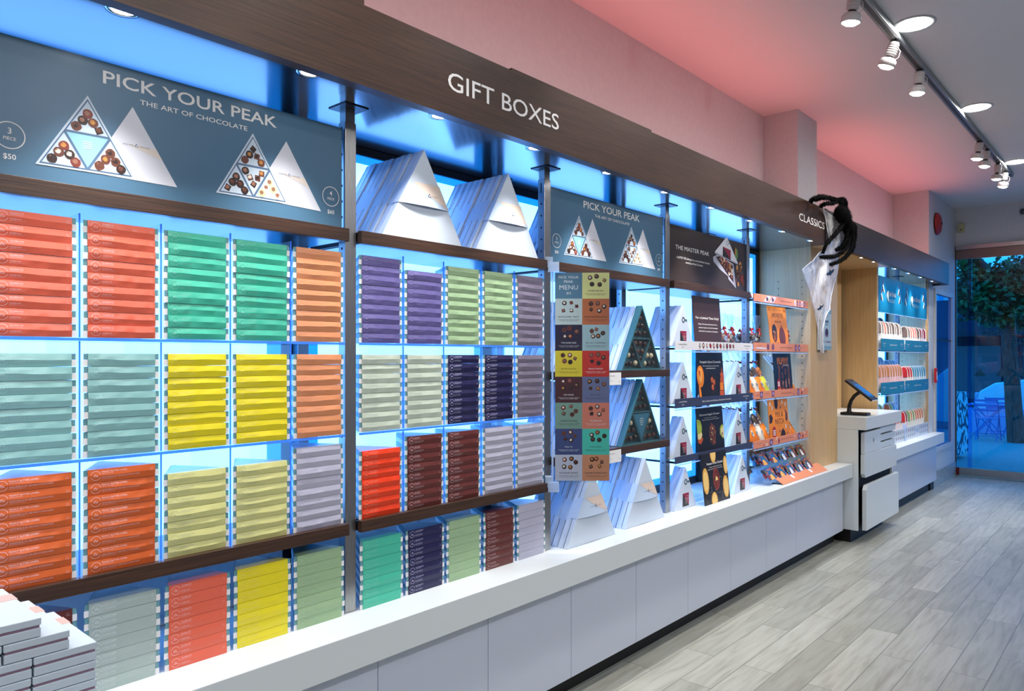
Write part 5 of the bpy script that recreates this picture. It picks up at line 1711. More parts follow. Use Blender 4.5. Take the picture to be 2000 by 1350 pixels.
mb.rect(-0.062, 0.062, -0.092, 0.092, SCRD, 1); mb.rect(-0.062, 0.062, -0.07, 0.055, SCRB, 2)
rng = random.Random(5)
for k in range(5): mb.rect(-0.05, rng.uniform(-0.02, 0.04), 0.03 - 0.022 * k, 0.038 - 0.022 * k, SCRD, 3)
mb.build('screen', cs)
mb = MB(Mx); mb.box(-0.074, 0.074, 0.004, 0.012, -0.130, -0.1265, PAPER); mb.build('bottom_rim', cs)
t = thing('receipt_printer', 'small black receipt printer behind the tablet stand', 'printer', (6.02, 1.975, ZP + 0.0004))
mb = MB(); mb.box(-0.06, 0.06, -0.04, 0.10, 0, 0.115, BLACK); mb.build('body', t, 0.006)
mb = MB(); mb.box(-0.045, 0.045, -0.0425, -0.0405, 0.02, 0.09, mat('printer_face', (150, 156, 166), 0.4)); mb.box(-0.01, 0.012, -0.044, -0.0426, 0.025, 0.045, BLACK); mb.build('front_plate', t)

# ------------------------------------------------------------------ arched packs beyond the pay station
APK = {'white': ((232, 230, 228), (120, 100, 96)), 'pink': ((238, 196, 200), (206, 140, 90)), 'coral': ((236, 226, 222), (238, 130, 116)), 'maroon': ((224, 214, 220), (122, 24, 48)), 'blue': ((206, 226, 236), (84, 158, 190)), 'navy': ((190, 210, 228), (32, 40, 66)), 'red': ((240, 226, 224), (214, 40, 50)), 'orange': ((238, 230, 220), (214, 120, 74)), 'green': ((226, 232, 218), (140, 168, 110))}
def make_arch(kind):
    cw, cf = APK[kind]
    t = thing('arched_pack', 'x', 'pack')
    W, H, D_ = 0.098, 0.185, 0.012
    m1 = mat('arch_card_' + kind, cw, 0.45); m2 = mat('arch_fill_' + kind, cf, 0.35)
    pts = [(-W / 2 + 0.01, 0), (W / 2 - 0.01, 0), (W / 2, 0.06)] + [(W / 2 * math.cos(a * PI / 10), H - 0.055 + 0.055 * math.sin(a * PI / 10)) for a in range(0, 11)] + [(-W / 2, 0.06)]
    mb = MB(); mb.prism(pts, 'y', 0, D_, m1); mb.build('card', t, 0.003)
    mb = MB(T((0, -0.0005, 0)))
    ins = [(-W * 0.32, 0.07), (W * 0.32, 0.07)] + [(W * 0.36 * math.cos(a * PI / 10), H - 0.055 + 0.042 * math.sin(a * PI / 10)) for a in range(0, 11)]
    mb.prism(ins, 'y', -0.006, 0.0, m2); mb.build('window', t, 0.003)
    return t
ARC = {k: Maker(make_arch(k)) for k in APK}
def arch_row(x0, x1, y, z, kinds, where, rz=-0.62, tilt=-0.1):
    for k, kd in enumerate(kinds):
        x = x0 + (x1 - x0) * k / max(1, len(kinds) - 1)
        ARC[kd]((x, y, z), 0, '%s arched pack, %s from left, %s' % (kd, ORD[k], where), 'arched packs, ' + where, rot=(tilt + rk.uniform(-0.05, 0.0), 0, rz + rk.uniform(-0.10, 0.10)))
ys_ = 1.862
def pr_teal(mb, w_, h):
    mb.text('Quickies', 0.06, 0.14, h * 0.55, h * 0.66, SIGNW); mb.text('$6', 0.085, 0.105, h * 0.35, h * 0.44, SIGNW)
    mb.text('Dippable caramel wafers', w_ * 0.36, w_ * 0.66, h * 0.42, h * 0.56, SIGNW)
    mb.text('Quickies', w_ - 0.14, w_ - 0.06, h * 0.55, h * 0.66, SIGNW); mb.text('$6', w_ - 0.115, w_ - 0.095, h * 0.35, h * 0.44, SIGNW)
for (z0, z1, nm) in ((1.492, 1.60, 'upper'), (1.092, 1.204, 'lower')):
    strip_shelf(7.022, 7.80, z0, z1, STL_, '%s teal fronted shelf left of the middle post beyond the pay station' % nm, ys_, pr_teal)
    strip_shelf(7.85, 8.785, z0, z1, STL_, '%s teal fronted shelf right of the middle post beyond the pay station' % nm, ys_, pr_teal, 7.935)
U, Lw = 1.513, 1.113
arch_row(7.08, 7.76, 1.90, U + 0.07, ['white', 'white', 'coral', 'white', 'white', 'white', 'white', 'white', 'white'], 'front row of the upper left teal shelf')
arch_row(7.08, 7.80, 2.07, U + 0.13, ['navy', 'navy', 'navy', 'maroon', 'navy', 'maroon', 'navy', 'navy'], 'rear row of the upper left teal shelf')
arch_row(7.985, 8.72, 1.90, U + 0.05, ['white', 'white', 'coral', 'coral', 'coral', 'white', 'maroon', 'maroon', 'maroon'], 'front row of the upper right teal shelf')
arch_row(7.985, 8.38, 2.06, U + 0.10, ['navy', 'navy', 'maroon', 'navy', 'navy'], 'rear row of the upper right teal shelf')
arch_row(7.08, 7.78, 1.90, Lw + 0.07, ['pink', 'pink', 'pink', 'pink', 'pink', 'pink', 'pink', 'pink', 'pink'], 'front row of the lower left teal shelf')
arch_row(7.08, 7.80, 2.07, Lw + 0.14, ['pink', 'pink', 'maroon', 'maroon', 'blue', 'blue', 'blue', 'blue'], 'rear row of the lower left teal shelf')
arch_row(7.985, 8.72, 1.90, Lw + 0.05, ['red', 'red', 'red', 'blue', 'blue', 'blue', 'blue', 'blue', 'blue'], 'front row of the lower right teal shelf')
arch_row(7.985, 8.33, 2.06, Lw + 0.11, ['blue', 'blue', 'blue', 'navy'], 'rear row of the lower right teal shelf')
arch_row(7.10, 7.80, 1.93, ZCT + 0.10, ['maroon', 'maroon', 'blue', 'maroon', 'navy', 'maroon', 'red', 'red'], 'front row on the short counter, left part')
arch_row(7.10, 7.80, 2.08, ZCT + 0.17, ['maroon', 'maroon', 'maroon', 'blue', 'navy', 'maroon', 'blue', 'green'], 'rear row on the short counter, left part')
arch_row(7.985, 8.72, 1.92, ZCT + 0.10, ['red', 'maroon', 'green', 'orange', 'green', 'orange', 'orange', 'orange', 'orange'], 'front row on the short counter, right part')
arch_row(7.985, 8.38, 2.06, ZCT + 0.17, ['orange', 'green', 'blue', 'orange', 'orange'], 'rear row on the short counter, right part')
# trays that carry those rows
RSR = mat('riser_white', (214, 218, 222), 0.5)
def riser(x0, x1, za, zf, zr, label):
    mb = MB(); mb.prism([(1.885, za), (2.17, za), (2.17, zr), (2.02, zr), (2.02, zf), (1.885, zf)], 'x', x0, x1, RSR)
    tag(mb.build('riser'), label, 'riser')
for z0, l1, l2, r1, r2, nm in ((U, 0.07, 0.13, 0.05, 0.10, 'on the upper %s teal shelf'), (Lw, 0.07, 0.14, 0.05, 0.11, 'on the lower %s teal shelf'), (ZCT + 0.001, 0.10, 0.17, 0.10, 0.17, 'on the short counter, %s part')):
    riser(7.03, 7.84, z0, z0 + l1 - 0.005, z0 + l2 - 0.005, 'pale stepped riser under the packs ' + nm % 'left')
    riser(7.935, 8.775, z0, z0 + r1 - 0.005, z0 + r2 - 0.005, 'pale stepped riser under the packs ' + nm % 'right')
# clear fronted bin with printed bars on the short counter
for (x0, x1, nm) in ((7.03, 7.83, 'left'), (7.85, 8.785, 'right')):
    t = thing('front_panel', 'pale printed panel standing on the short counter, %s of the clear upright' % nm, 'panel', (x0, 1.868, ZCT + 0.0006))
    mb = MB(); mb.box(0, x1 - x0, 0, 0.004, 0, 0.125, mat('panel_pale', (206, 212, 220), 0.35)); mb.build('card', t)
    mb = MB()
    rng = random.Random(7)
    nb = 12
    for k in range(nb):
        if nm == 'right' and k in (5, 6): continue
        for zz in (0.035, 0.088):
            mb.disc((k + 0.6) * (x1 - x0) / nb, zz + 0.004, 0.010, 0.016, rng.choice([CH_D, MAUVEI, INKB, CH_R, CH_M, LAB_R]), 1, n=10)
    if nm == 'right':
        mb.text('Quickies', (x1 - x0) * 0.43, (x1 - x0) * 0.58, 0.05, 0.09, mat('ink_sky', (110, 170, 214), 0.5), 1)
    mb.build('print', t)
mb = MB(); mb.box(7.832, 7.847, 1.856, 1.884, ZCT + 0.0008, ZCT + 0.16, ACRE_W); tag(mb.build('clear_upright'), 'clear acrylic upright between the two printed panels on the short counter', 'upright')

# teal signs above the arched packs
TEALS = mat('sign_teal', (18, 108, 146), 0.3, spec=0.4)
for (x0, x1, nm) in ((7.022, 7.80, 'left'), (7.815, 8.785, 'right')):
    t = thing('hanging_sign', 'teal sign with white script above the arched packs, %s one' % nm, 'sign', (x0, 1.88, 1.838))
    W, H = x1 - x0, 0.325
    mb = MB(); mb.box(0, W, 0, 0.006, 0, H, TEALS); mb.build('board', t)
    mb = MB()
    mb.text('Quickies', W * 0.33, W * 0.70, H * 0.46, H * 0.64, SIGNW, 2, 0.006)
    mb.tube([(W * 0.345, -0.004, H * 0.62), (W * 0.325, -0.004, H * 0.50), (W * 0.34, -0.004, H * 0.38), (W * 0.375, -0.004, H * 0.33)], [0.004, 0.007, 0.006, 0.003], SIGNW, 6)
    mb.text('Belgian chocolate caramel', W * 0.40, W * 0.66, H * 0.375, H * 0.40, SIGNW, 2); mb.text('wafer sticks', W * 0.42, W * 0.64, H * 0.32, H * 0.345, SIGNW, 2)
    for (fx, fz, s_) in ((0.16, 0.70, 1), (0.10, 0.45, 1), (0.84, 0.70, -1), (0.88, 0.46, -1)):
        c_ = (W * fx, H * fz)
        mb.poly([(c_[0] - 0.035 * s_, c_[1] - 0.035), (c_[0] - 0.015 * s_, c_[1] + 0.03), (c_[0] + 0.03 * s_, c_[1] - 0.045)], CH_D, 2)
        mb.poly([(c_[0] - 0.015 * s_, c_[1] + 0.02), (c_[0] + 0.008 * s_, c_[1] + 0.02), (c_[0] + 0.05 * s_, c_[1] - 0.05), (c_[0] + 0.02 * s_, c_[1] - 0.03)], SIGNW, 3)
        mb.disc(c_[0] - 0.005 * s_, c_[1] + 0.04, 0.012, 0.013, CH_RED if fz > 0.6 else CH_R, 4, n=10)
    mb.build('print', t)
    mb = MB(); mb.box(-0.002, W + 0.002, -0.004, 0.008, -0.004, -0.0005, ACRE_W); mb.build('bottom_edge', t)

# ------------------------------------------------------------------ ceiling downlights and track
TRIMG = mat('downlight_trim', (196, 198, 200), 0.4)
dl0 = thing('downlight', 'x', 'ceiling light')
mb = MB(); mb.lathe([(0.088, -0.001), (0.088, -0.006), (0.106, -0.006), (0.106, -0.0005)], TRIMG, n=40); mb.build('trim_ring', dl0)
mb = MB(); mb.lathe([(0.0, -0.003), (0.0875, -0.003)], DOWN, n=40); mb.build('lens', dl0)
dls = Maker(dl0)
for k, x in enumerate((4.386, 6.15, 8.1)):
    dls((x, 1.0, ZC), label='round recessed ceiling downlight right of the track, %s from the camera' % ['nearest', 'second', 'farthest'][k], group='ceiling downlights')
for x in (-1.2, 0.7, 2.6):
    dls((x, 1.0, ZC), label='round recessed ceiling downlight above the camera', group='ceiling downlights')
for x in (-1.2, 0.7, 2.6, 4.5, 6.4, 8.3):
    for y in (-0.7, -2.3):
        dls((x, y, ZC), label='round recessed ceiling downlight right of the photo', group='ceiling downlights')
# track with heads
TRK = noise_mat('track_metal', (140, 146, 148), (160, 164, 166), (1, 30, 30), 4, 3, 0.4, 0.6)
t = thing('light_track', 'long grey ceiling track carrying the small white spot heads', 'light track', (5, 1.11, ZC))
O = T((-5, -1.11, -ZC))
mb = MB(O); mb.box(1.2, 8.6, 1.085, 1.135, ZC - 0.035, ZC - 0.0005, TRK); mb.build('rail', t, 0.003)
mb = MB(O); mb.box(1.25, 8.55, 1.100, 1.120, ZC - 0.037, ZC - 0.0352, mat('track_slot', (60, 64, 66), 0.5)); mb.build('slot', t)
HEADW = mat('head_white', (206, 202, 200), 0.45)
def make_head():
    t = thing('track_spot', 'x', 'spotlight')
    mb = MB(); mb.box(-0.022, 0.022, -0.016, 0.016, -0.012, 0, BLACK); mb.build('adapter', t)
    mb = MB()
    prof = [(0.0, -0.012), (0.026, -0.012), (0.028, -0.02)]
    for k in range(5):
        prof += [(0.030, -0.022 - 0.012 * k), (0.030, -0.030 - 0.012 * k), (0.026, -0.031 - 0.012 * k), (0.026, -0.033 - 0.012 * k)]
    prof += [(0.020, -0.086), (0.0, -0.086)]
    mb.lathe(prof, HEADW, n=20); mb.build('neck', t)
    mb = MB(); mb.lathe([(0.018, -0.0862), (0.021, -0.098)], BLACK, n=16); mb.build('collar', t)
    mb = MB(); mb.lathe([(0.0, -0.098), (0.035, -0.10), (0.046, -0.112), (0.047, -0.142), (0.042, -0.144), (0.0405, -0.138)], HEADW, n=24); mb.build('shade', t)
    mb = MB(); mb.lathe([(0.0405, -0.139), (0.028, -0.152), (0.0, -0.158)], BULB, n=24); mb.build('bulb', t)
    mb = MB(); mb.tube([(0.012, -0.016, -0.03), (0.02, -0.040, -0.05), (0.014, -0.044, -0.085), (0.006, -0.030, -0.105)], 0.0022, HEADW, 6); mb.build('cord', t)
    return t
hd = Maker(make_head())
for k, (x, hx, hy) in enumerate(((-0.5, -0.1, 0.3), (0.4, 0.0, 0.3), (1.3, 0.0, 0.3), (2.62, 0.1, 0.62), (3.36, 0.1, 0.2), (3.74, -0.05, 0.25), (4.46, 0.05, 0.62), (5.02, 0.1, 0.2), (7.0, 0.0, 0.3), (7.32, 0.1, 0.25), (7.90, -0.15, 0.2), (8.30, 0.0, 0.3))):
    nm = {5: 'nearest in view', 6: 'second in view', 7: 'third in view', 8: 'first of the far four', 9: 'second of the far four', 10: 'third of the far four', 11: 'farthest of all'}.get(k, 'above the top edge of the photo')
    if k == 4: nm = 'cut by the top edge of the photo'
    if x > 1.2:
        hd((x, 1.11, ZC - 0.0352), label='small white track spot head, ' + nm, group='track spots', rot=(hy * 0.55, hx * 0.4, 0))
    d = Vector((hx * 0.4, hy * 1.05, -1.0)).normalized()
    lamp('track_spot_light', 'SPOT', (x + d.x * 0.2, 1.11 + d.y * 0.22, ZC - 0.215), P_TRACK, (1.0, 0.93, 0.84), d.to_track_quat('-Z', 'Y').to_euler(), spot_size=math.radians(80), spot_blend=0.6, shadow_soft_size=0.035)

# ------------------------------------------------------------------ fire bell, sensor, camera on the walls
c_ = P(1828, 437.5, YW)
REDB = mat('bell_red', (168, 28, 24), 0.35)
t = thing('fire_bell', 'round red fire bell high on the wall near the storefront', 'fire bell', (c_.x, YW - 0.0005, c_.z), 0)
mb = MB(Matrix.Rotation(PI / 2, 4, 'X')); mb.lathe([(0.0, 0.055), (0.05, 0.054), (0.095, 0.044), (0.122, 0.024), (0.126, 0.010), (0.118, 0.008)], REDB, n=36); mb.build('gong', t)
mb = MB(Matrix.Rotation(PI / 2, 4, 'X')); mb.lathe([(0.0, 0.0552), (0.014, 0.0555), (0.012, 0.062), (0.0, 0.063)], DSTEEL, n=12); mb.build('bolt', t)
mb = MB(); mb.box(-0.05, 0.05, -0.0075, 0, -0.12, 0.05, mat('bell_plate', (170, 160, 150), 0.5)); mb.build('back_plate', t)
a = PXp(1872, 436, X1); e = PXp(1884, 455, X1)
t = thing('motion_sensor', 'small yellowed motion sensor above the storefront header', 'sensor', (X1 - 0.0005, (a.y + e.y) / 2, (a.z + e.z) / 2))
BEI = mat('yellowed_plastic', (196, 186, 140), 0.5)
mb = MB(); mb.box(-0.035, 0, -0.035, 0.035, -0.055, 0.055, BEI); mb.build('body', t, 0.012)
mb = MB(); mb.ball((-0.036, 0, -0.028), (0.008, 0.014, 0.014), mat('sensor_lens', (140, 134, 120), 0.3)); mb.build('lens', t)
a = PXp(1999, 414, X1)
t = thing('security_camera', 'small grey dome camera above the storefront cut by the right edge', 'camera', (X1 - 0.0005, a.y, a.z))
mb = MB(); mb.box(-0.02, 0, -0.035, 0.035, -0.035, 0.035, TRIMG); mb.build('mount', t, 0.004)
mb = MB(); mb.ball((-0.035, 0, 0), 0.034, mat('dome_grey', (70, 72, 80), 0.2)); mb.build('dome', t)
a = PXp(1868, 916, X1 - 0.12)
mb = MB(); mb.box(9.985, 9.992, YW - 0.006, YW - 0.0005, 0, 0.05, mat('red_mark', (120, 20, 24), 0.5)) if False else None
a = P(1821.5, 728, YW - 0.001); 
t = thing('red_switch', 'small red emergency switch on the white window frame', 'switch', (a.x, YW - 0.0205, a.z - 0.05))
mb = MB(); mb.box(-0.03, 0.03, -0.022, 0.0, -0.06, 0.10, mat('switch_red', (190, 24, 34), 0.4)); mb.build('body', t, 0.003)
mb = MB(T((0, -0.0222, 0))); mb.rect(-0.018, 0.018, -0.03, 0.06, SIGNW, 1); mb.build('plate', t)

# ------------------------------------------------------------------ window in the left wall, storefront glass
def glass_mat(name, tint, gl=1.0):
    m = bpy.data.materials.new(name)
    m.use_nodes = True
    nt = m.node_tree
    nt.nodes.remove(nt.nodes['Principled BSDF'])
    tr = nd(m, 'ShaderNodeBsdfTransparent'); tr.inputs[0].default_value = (*tint, 1)
    g = nd(m, 'ShaderNodeBsdfGlossy'); g.inputs['Roughness'].default_value = 0.0
    g.inputs[0].default_value = (0.85, 0.93, 1.0, 1)
    fr = nd(m, 'ShaderNodeFresnel'); fr.inputs[0].default_value = 1.5
    mx = nd(m, 'ShaderNodeMixShader')
    ge = nd(m, 'ShaderNodeNewGeometry')
    iv = nd(m, 'ShaderNodeMath', operation='SUBTRACT'); iv.inputs[0].default_value = 1.0
    nt.links.new(ge.outputs['Backfacing'], iv.inputs[1])
    m3 = nd(m, 'ShaderNodeMath', operation='MULTIPLY')
    nt.links.new(fr.outputs[0], m3.inputs[0]); nt.links.new(iv.outputs[0], m3.inputs[1])
    nt.links.new(m3.outputs[0], mx.inputs[0]); nt.links.new(tr.outputs[0], mx.inputs[1]); nt.links.new(g.outputs[0], mx.inputs[2])
    nt.links.new(mx.outputs[0], nt.nodes['Material Output'].inputs[0])
    MATS[name] = m
    return m
GLB = glass_mat('blue_tinted_glass', (0.28, 0.78, 1.0))
GLD = glass_mat('dark_blue_glass', (0.16, 0.45, 0.75))
FRW = mat('frame_white', (206, 206, 206), 0.45)
t = thing('window_1', None, None, ((wx0 + wx1) / 2, YW, wz0))
t['kind'] = 'structure'
O = T((-(wx0 + wx1) / 2, -YW, -wz0))
mb = MB(O)
f_ = 0.032
for (xa, xb, za, zb_) in ((wx0 - 0.02, wx0 + f_, wz0 - 0.02, wz1 + 0.02), (wx1 - f_, wx1 + 0.02, wz0 - 0.02, wz1 + 0.02), (wx0 + f_ + 0.0005, wx1 - f_ - 0.0005, wz1 - f_, wz1 + 0.02), (wx0 + f_ + 0.0005, wx1 - f_ - 0.0005, wz0 - 0.02, wz0 + f_)):
    mb.box(xa, xb, YW - 0.018, YW - 0.0008, za, zb_, FRW)
mb.build('window_frame', t)
mb = MB(O); mb.box(wx0 + 0.012, wx1 - 0.012, YW + 0.004, YW + 0.010, wz0 + 0.002, wz1 - 0.002, GLD); mb.build('pane', t)
mb = MB(O); mb.box(wx0 + 0.001, wx1 - 0.001, YW + 0.0002, YW + 0.0038, 1.617, 1.637, BLACK); mb.build('glazing_bar', t)
# storefront of frameless glass: fixed leaf, door leaf, steel header and bottom rail
YD = 1.862
mb = MB(); mb.box(X1 - 0.055, X1 + 0.02, -3.6, YD, 2.726, 2.772, STEEL); mb.box(X1 - 0.03, X1 + 0.01, -3.6, YD, 2.615, 2.7255, mat('header_steel', (128, 112, 106), 0.35, 0.8))
struct(mb.build('trim_2'))
dr = thing('door_1', None, None, (X1, YD, 0)); dr['kind'] = 'structure'
O = T((-X1, -YD, 0))
ys1 = PXp(1898, 700, X1).y
mb = MB(O); mb.box(X1 - 0.004, X1 + 0.008, ys1, YD - 0.001, 0.105, 2.6145, GLB); mb.build('pane', dr)
mb = MB(O); mb.box(X1 + 0.030, X1 + 0.042, -1.6, ys1 + 0.05, 0.105, 2.6145, GLB); mb.build('pane', dr)
mb = MB(O); mb.box(X1 - 0.03, X1 + 0.045, -1.6, YD - 0.002, 0.012, 0.104, STEEL); mb.build('bottom_rail', dr)
mb = MB(O); mb.box(X1 - 0.006, X1 + 0.012, YD + 0.0, YD + 0.012, 0.0, 2.77, mat('channel_dark', (60, 66, 60), 0.4)); mb.build('wall_channel', dr)
mb = MB(O); mb.box(X1 - 0.034, X1 - 0.0305, YD - 0.035, YD - 0.004, 0.012, 0.103, mat('red_block', (110, 14, 18), 0.5)); mb.build('red_end_block', dr)
# mirrored gold lettering on the outside of the door glass, read backwards from here
GOLD = mat('glass_lettering', (92, 108, 110), 0.5)
def back(txt, y_left, y_right, z0, z1, lay=1):
    mb = MB(O @ frame((X1 + 0.043, 0.0, 0), (0, 1, 0), (0, 0, 1)))
    mb.text(txt, y_left, y_right, z0, z1, GOLD, -lay - 2)
    mb.build('lettering', dr)
c1 = PXp(1950, 650, X1); c2 = PXp(2040, 650, X1)
zz = PXp(1980, 651, X1).z
back('CARE AND', c2.y, PXp(1913, 650, X1).y, zz - 0.02, zz + 0.045)
zz = PXp(1980, 670, X1).z
back('Desserts', c2.y, PXp(1960, 670, X1).y, zz - 0.02, zz + 0.025)
for (u, v) in ((1913, 727), (1955, 727), (1995, 727)):
    pc = PXp(u, v, X1); s_ = 0.062
    mb = MB(O @ frame((X1 + 0.043, 0.0, 0), (0, 1, 0), (0, 0, 1)))
    mb.poly([(pc.y - s_, pc.z - s_ * 0.75), (pc.y + s_, pc.z - s_ * 0.75), (pc.y, pc.z + s_ * 0.75)], GOLD, -3)
    mb.build('peak_decal', dr)
mb = MB(); mb.box(X1, X1 + 0.1, -3.6, -1.62, 0, 2.62, WALLP); struct(mb.build('wall_front'))

# ------------------------------------------------------------------ the street outside
PAVE = noise_mat('pavement', (120, 132, 140), (146, 156, 162), (1, 1, 1), 18, 5, 0.8)
mb = MB(); mb.prism([(X1 + 0.125, -0.02), (20.6, -0.36), (20.6, -0.5), (X1 + 0.125, -0.16)], 'y', -12, 14, PAVE); struct(mb.build('pavement'))
mb = MB(); mb.box(8.0, X1 + 0.12, 2.62, 14, -0.10, -0.02, PAVE); struct(mb.build('pavement'))
mb = MB(); mb.box(20.601, 20.75, -12, 14, -0.5, -0.355, noise_mat('kerb_stone', (150, 156, 160), (170, 176, 180), (1, 1, 1), 10, 4, 0.8)); struct(mb.build('kerb'))
mb = MB(); mb.box(20.76, 30, -14, 16, -0.55, -0.48, noise_mat('asphalt', (60, 66, 74), (80, 86, 92), (1, 1, 1), 30, 4, 0.9)); struct(mb.build('road'))
# dark building across the road
BLD = noise_mat('far_facade', (30, 36, 52), (44, 52, 70), (1, 1, 1), 2, 3, 0.8)
t = thing('building', 'dark shopfront building across the street behind the tree', 'building', (29, 3, -0.48))
mb = MB(); mb.box(0, 3, -14, 12, 0, 3.9, BLD); mb.build('wall', t)
mb = MB(); mb.box(-1.4, -0.002, -10, 9, 2.6, 2.75, mat('awning_dark', (26, 30, 44), 0.7)); mb.build('awning', t)
SHG = mat('shop_glow', (60, 70, 90), 0.4, emit=(0.3, 0.4, 0.55), estr=0.06)
for k in range(5):
    mb = MB(); mb.box(-0.02, -0.002, -8 + 3 * k, -5.6 + 3 * k, 0.5, 2.3, SHG); mb.build('window', t)
# tree: trunk, limbs, leaves
tr0 = Vector((17.4, 2.15, -0.262))
t = thing('tree', 'street tree with dark trunk and green leaves outside the glass door', 'tree', tr0)
BARK = noise_mat('bark', (40, 36, 34), (84, 80, 76), (6, 6, 1.5), 5, 6, 0.9, bump=0.5)
def ax(u, v):
    p = PXp(u, v, tr0.x)
    return (0, p.y - tr0.y, p.z - tr0.z)
mb = MB()
mb.tube([ax(1987, 866), ax(1980, 800), ax(1975, 720), ax(1969, 640), ax(1966, 580), ax(1964, 556)], [0.17, 0.145, 0.135, 0.13, 0.125, 0.12], BARK, 14)
mb.build('trunk', t)
mb = MB()
mb.tube([ax(1964, 562), ax(1945, 546), ax(1925, 524), ax(1908, 506), ax(1893, 490)], [0.11, 0.10, 0.085, 0.07, 0.04], BARK, 10); mb.build('branch', t)
mb = MB(); mb.tube([ax(1965, 562), ax(1980, 540), ax(1996, 520), ax(2020, 500), ax(2050, 470)], [0.10, 0.10, 0.085, 0.07, 0.05], BARK, 10); mb.build('branch', t)
mb = MB(); mb.tube([ax(1960, 575), ax(1930, 556), ax(1912, 546), ax(1895, 520)], [0.05, 0.04, 0.03, 0.015], BARK, 8); mb.build('branch', t)
LEAFM = noise_mat('leaf_green', (20, 60, 34), (70, 110, 46), (1, 1, 1), 3, 2, 0.5)
mb = MB()
rng = random.Random(77)
clus = [(1912, 565, 0.35), (1935, 575, 0.42), (1955, 590, 0.42), (1900, 548, 0.28), (1985, 590, 0.42), (1998, 565, 0.45), (1930, 555, 0.35), (1895, 575, 0.3), (1945, 604, 0.32), (1975, 610, 0.3), (2000, 605, 0.35),
        (1890, 510, 0.22), (1902, 530, 0.2), (1955, 535, 0.16), (1990, 545, 0.3), (1880, 590, 0.3), (1915, 590, 0.3), (2010, 530, 0.5), (2030, 590, 0.6), (1925, 608, 0.2)]
v, f = [], []
for (u, vv_, r_) in clus:
    r_ *= 1.2
    c_ = Vector(ax(u, vv_))
    for k in range(int(900 * r_)):
        d = Vector((rng.gauss(0, 1), rng.gauss(0, 1), rng.gauss(0, 1)))
        p = c_ + d.normalized() * (r_ * rng.random() ** 0.5) * Vector((1.4, 1, 0.75)).length / 1.7
        a_ = Vector((rng.gauss(0, 1), rng.gauss(0, 1), rng.gauss(0, 0.6))).normalized() * rng.uniform(0.05, 0.085)
        b_ = a_.cross(Vector((rng.gauss(0, 1), rng.gauss(0, 1), rng.gauss(0, 1)))).normalized() * a_.length * 0.55
        i = len(v)
        v += [p - a_, p + b_, p + a_, p - b_]
        f.append((i, i + 1, i + 2, i + 3))
mb.add(v, f, LEAFM)
mb.build('foliage', t)

# folding table and chairs
BLM = mat('bistro_blue', (40, 110, 190), 0.4)
def bistro_chair(loc, rz, label):
    t = thing('folding_chair', label, 'chair', loc, rz, 'blue folding chairs outside')
    mb = MB(); mb.box(-0.19, 0.19, -0.18, 0.18, 0.44, 0.455, BLM); mb.build('seat', t, 0.012)
    for s_ in (-1, 1):
        mb = MB(); mb.tube([(s_ * 0.20, -0.24, 0.0), (s_ * 0.20, 0.02, 0.44), (s_ * 0.20, 0.20, 0.80), (s_ * 0.19, 0.22, 0.86)], 0.010, BLM, 8); mb.build('leg', t)
        mb = MB(); mb.tube([(s_ * 0.175, 0.24, 0.0), (s_ * 0.175, -0.16, 0.44)], 0.010, BLM, 8); mb.build('leg', t)
    for z_, y_ in ((0.82, 0.21), (0.72, 0.165), (0.62, 0.12)):
        mb = MB(); mb.box(-0.20, 0.20, y_ - 0.006, y_ + 0.006, z_ - 0.022, z_ + 0.022, BLM); mb.build('back_slat', t)
    mb = MB(); mb.tube([(-0.2, -0.17, 0.12), (0.2, -0.17, 0.12)], 0.007, BLM, 6); mb.tube([(-0.175, 0.15, 0.1), (0.175, 0.15, 0.1)], 0.007, BLM, 6); mb.build('stretcher', t)
    return t
c1 = PZ(1926, 866, -0.02); c2 = PZ(1952, 848, -0.02)
bistro_chair((17.6, 2.66, -0.262), PI * 0.5, 'blue metal folding chair outside, nearest the glass')
bistro_chair((19.35, 2.72, -0.32), -PI * 0.35, 'blue metal folding chair outside, on the far side of the table')
c3 = PZ(1925, 856, -0.02)
t = thing('folding_table', 'blue metal folding table outside between the two chairs', 'table', (18.45, 2.80, -0.29))
mb = MB(); mb.box(-0.3, 0.3, -0.34, 0.34, 0.70, 0.725, BLM); mb.build('table_top', t, 0.008)
for s_ in (-1, 1):
    mb = MB(); mb.tube([(s_ * 0.26, -0.28, 0.0), (s_ * 0.26, 0.28, 0.70)], 0.011, BLM, 8); mb.build('leg', t)
    mb = MB(); mb.tube([(s_ * 0.235, 0.28, 0.0), (s_ * 0.235, -0.28, 0.70)], 0.011, BLM, 8); mb.build('leg', t)
mb = MB(); mb.tube([(-0.26, -0.20, 0.1), (0.26, -0.20, 0.1)], 0.008, BLM, 6); mb.build('stretcher', t)
# lilac barrier panel along the kerb
LIL = noise_mat('lilac_panel', (196, 164, 216), (206, 176, 224), (1, 1, 1), 6, 3, 0.6)
mb = MB(); mb.box(20.2, 20.27, 1.2, 7.0, -0.35, 0.24, LIL)
tag(mb.build('barrier_panel'), 'low lilac barrier panel along the kerb behind the folding table', 'barrier')
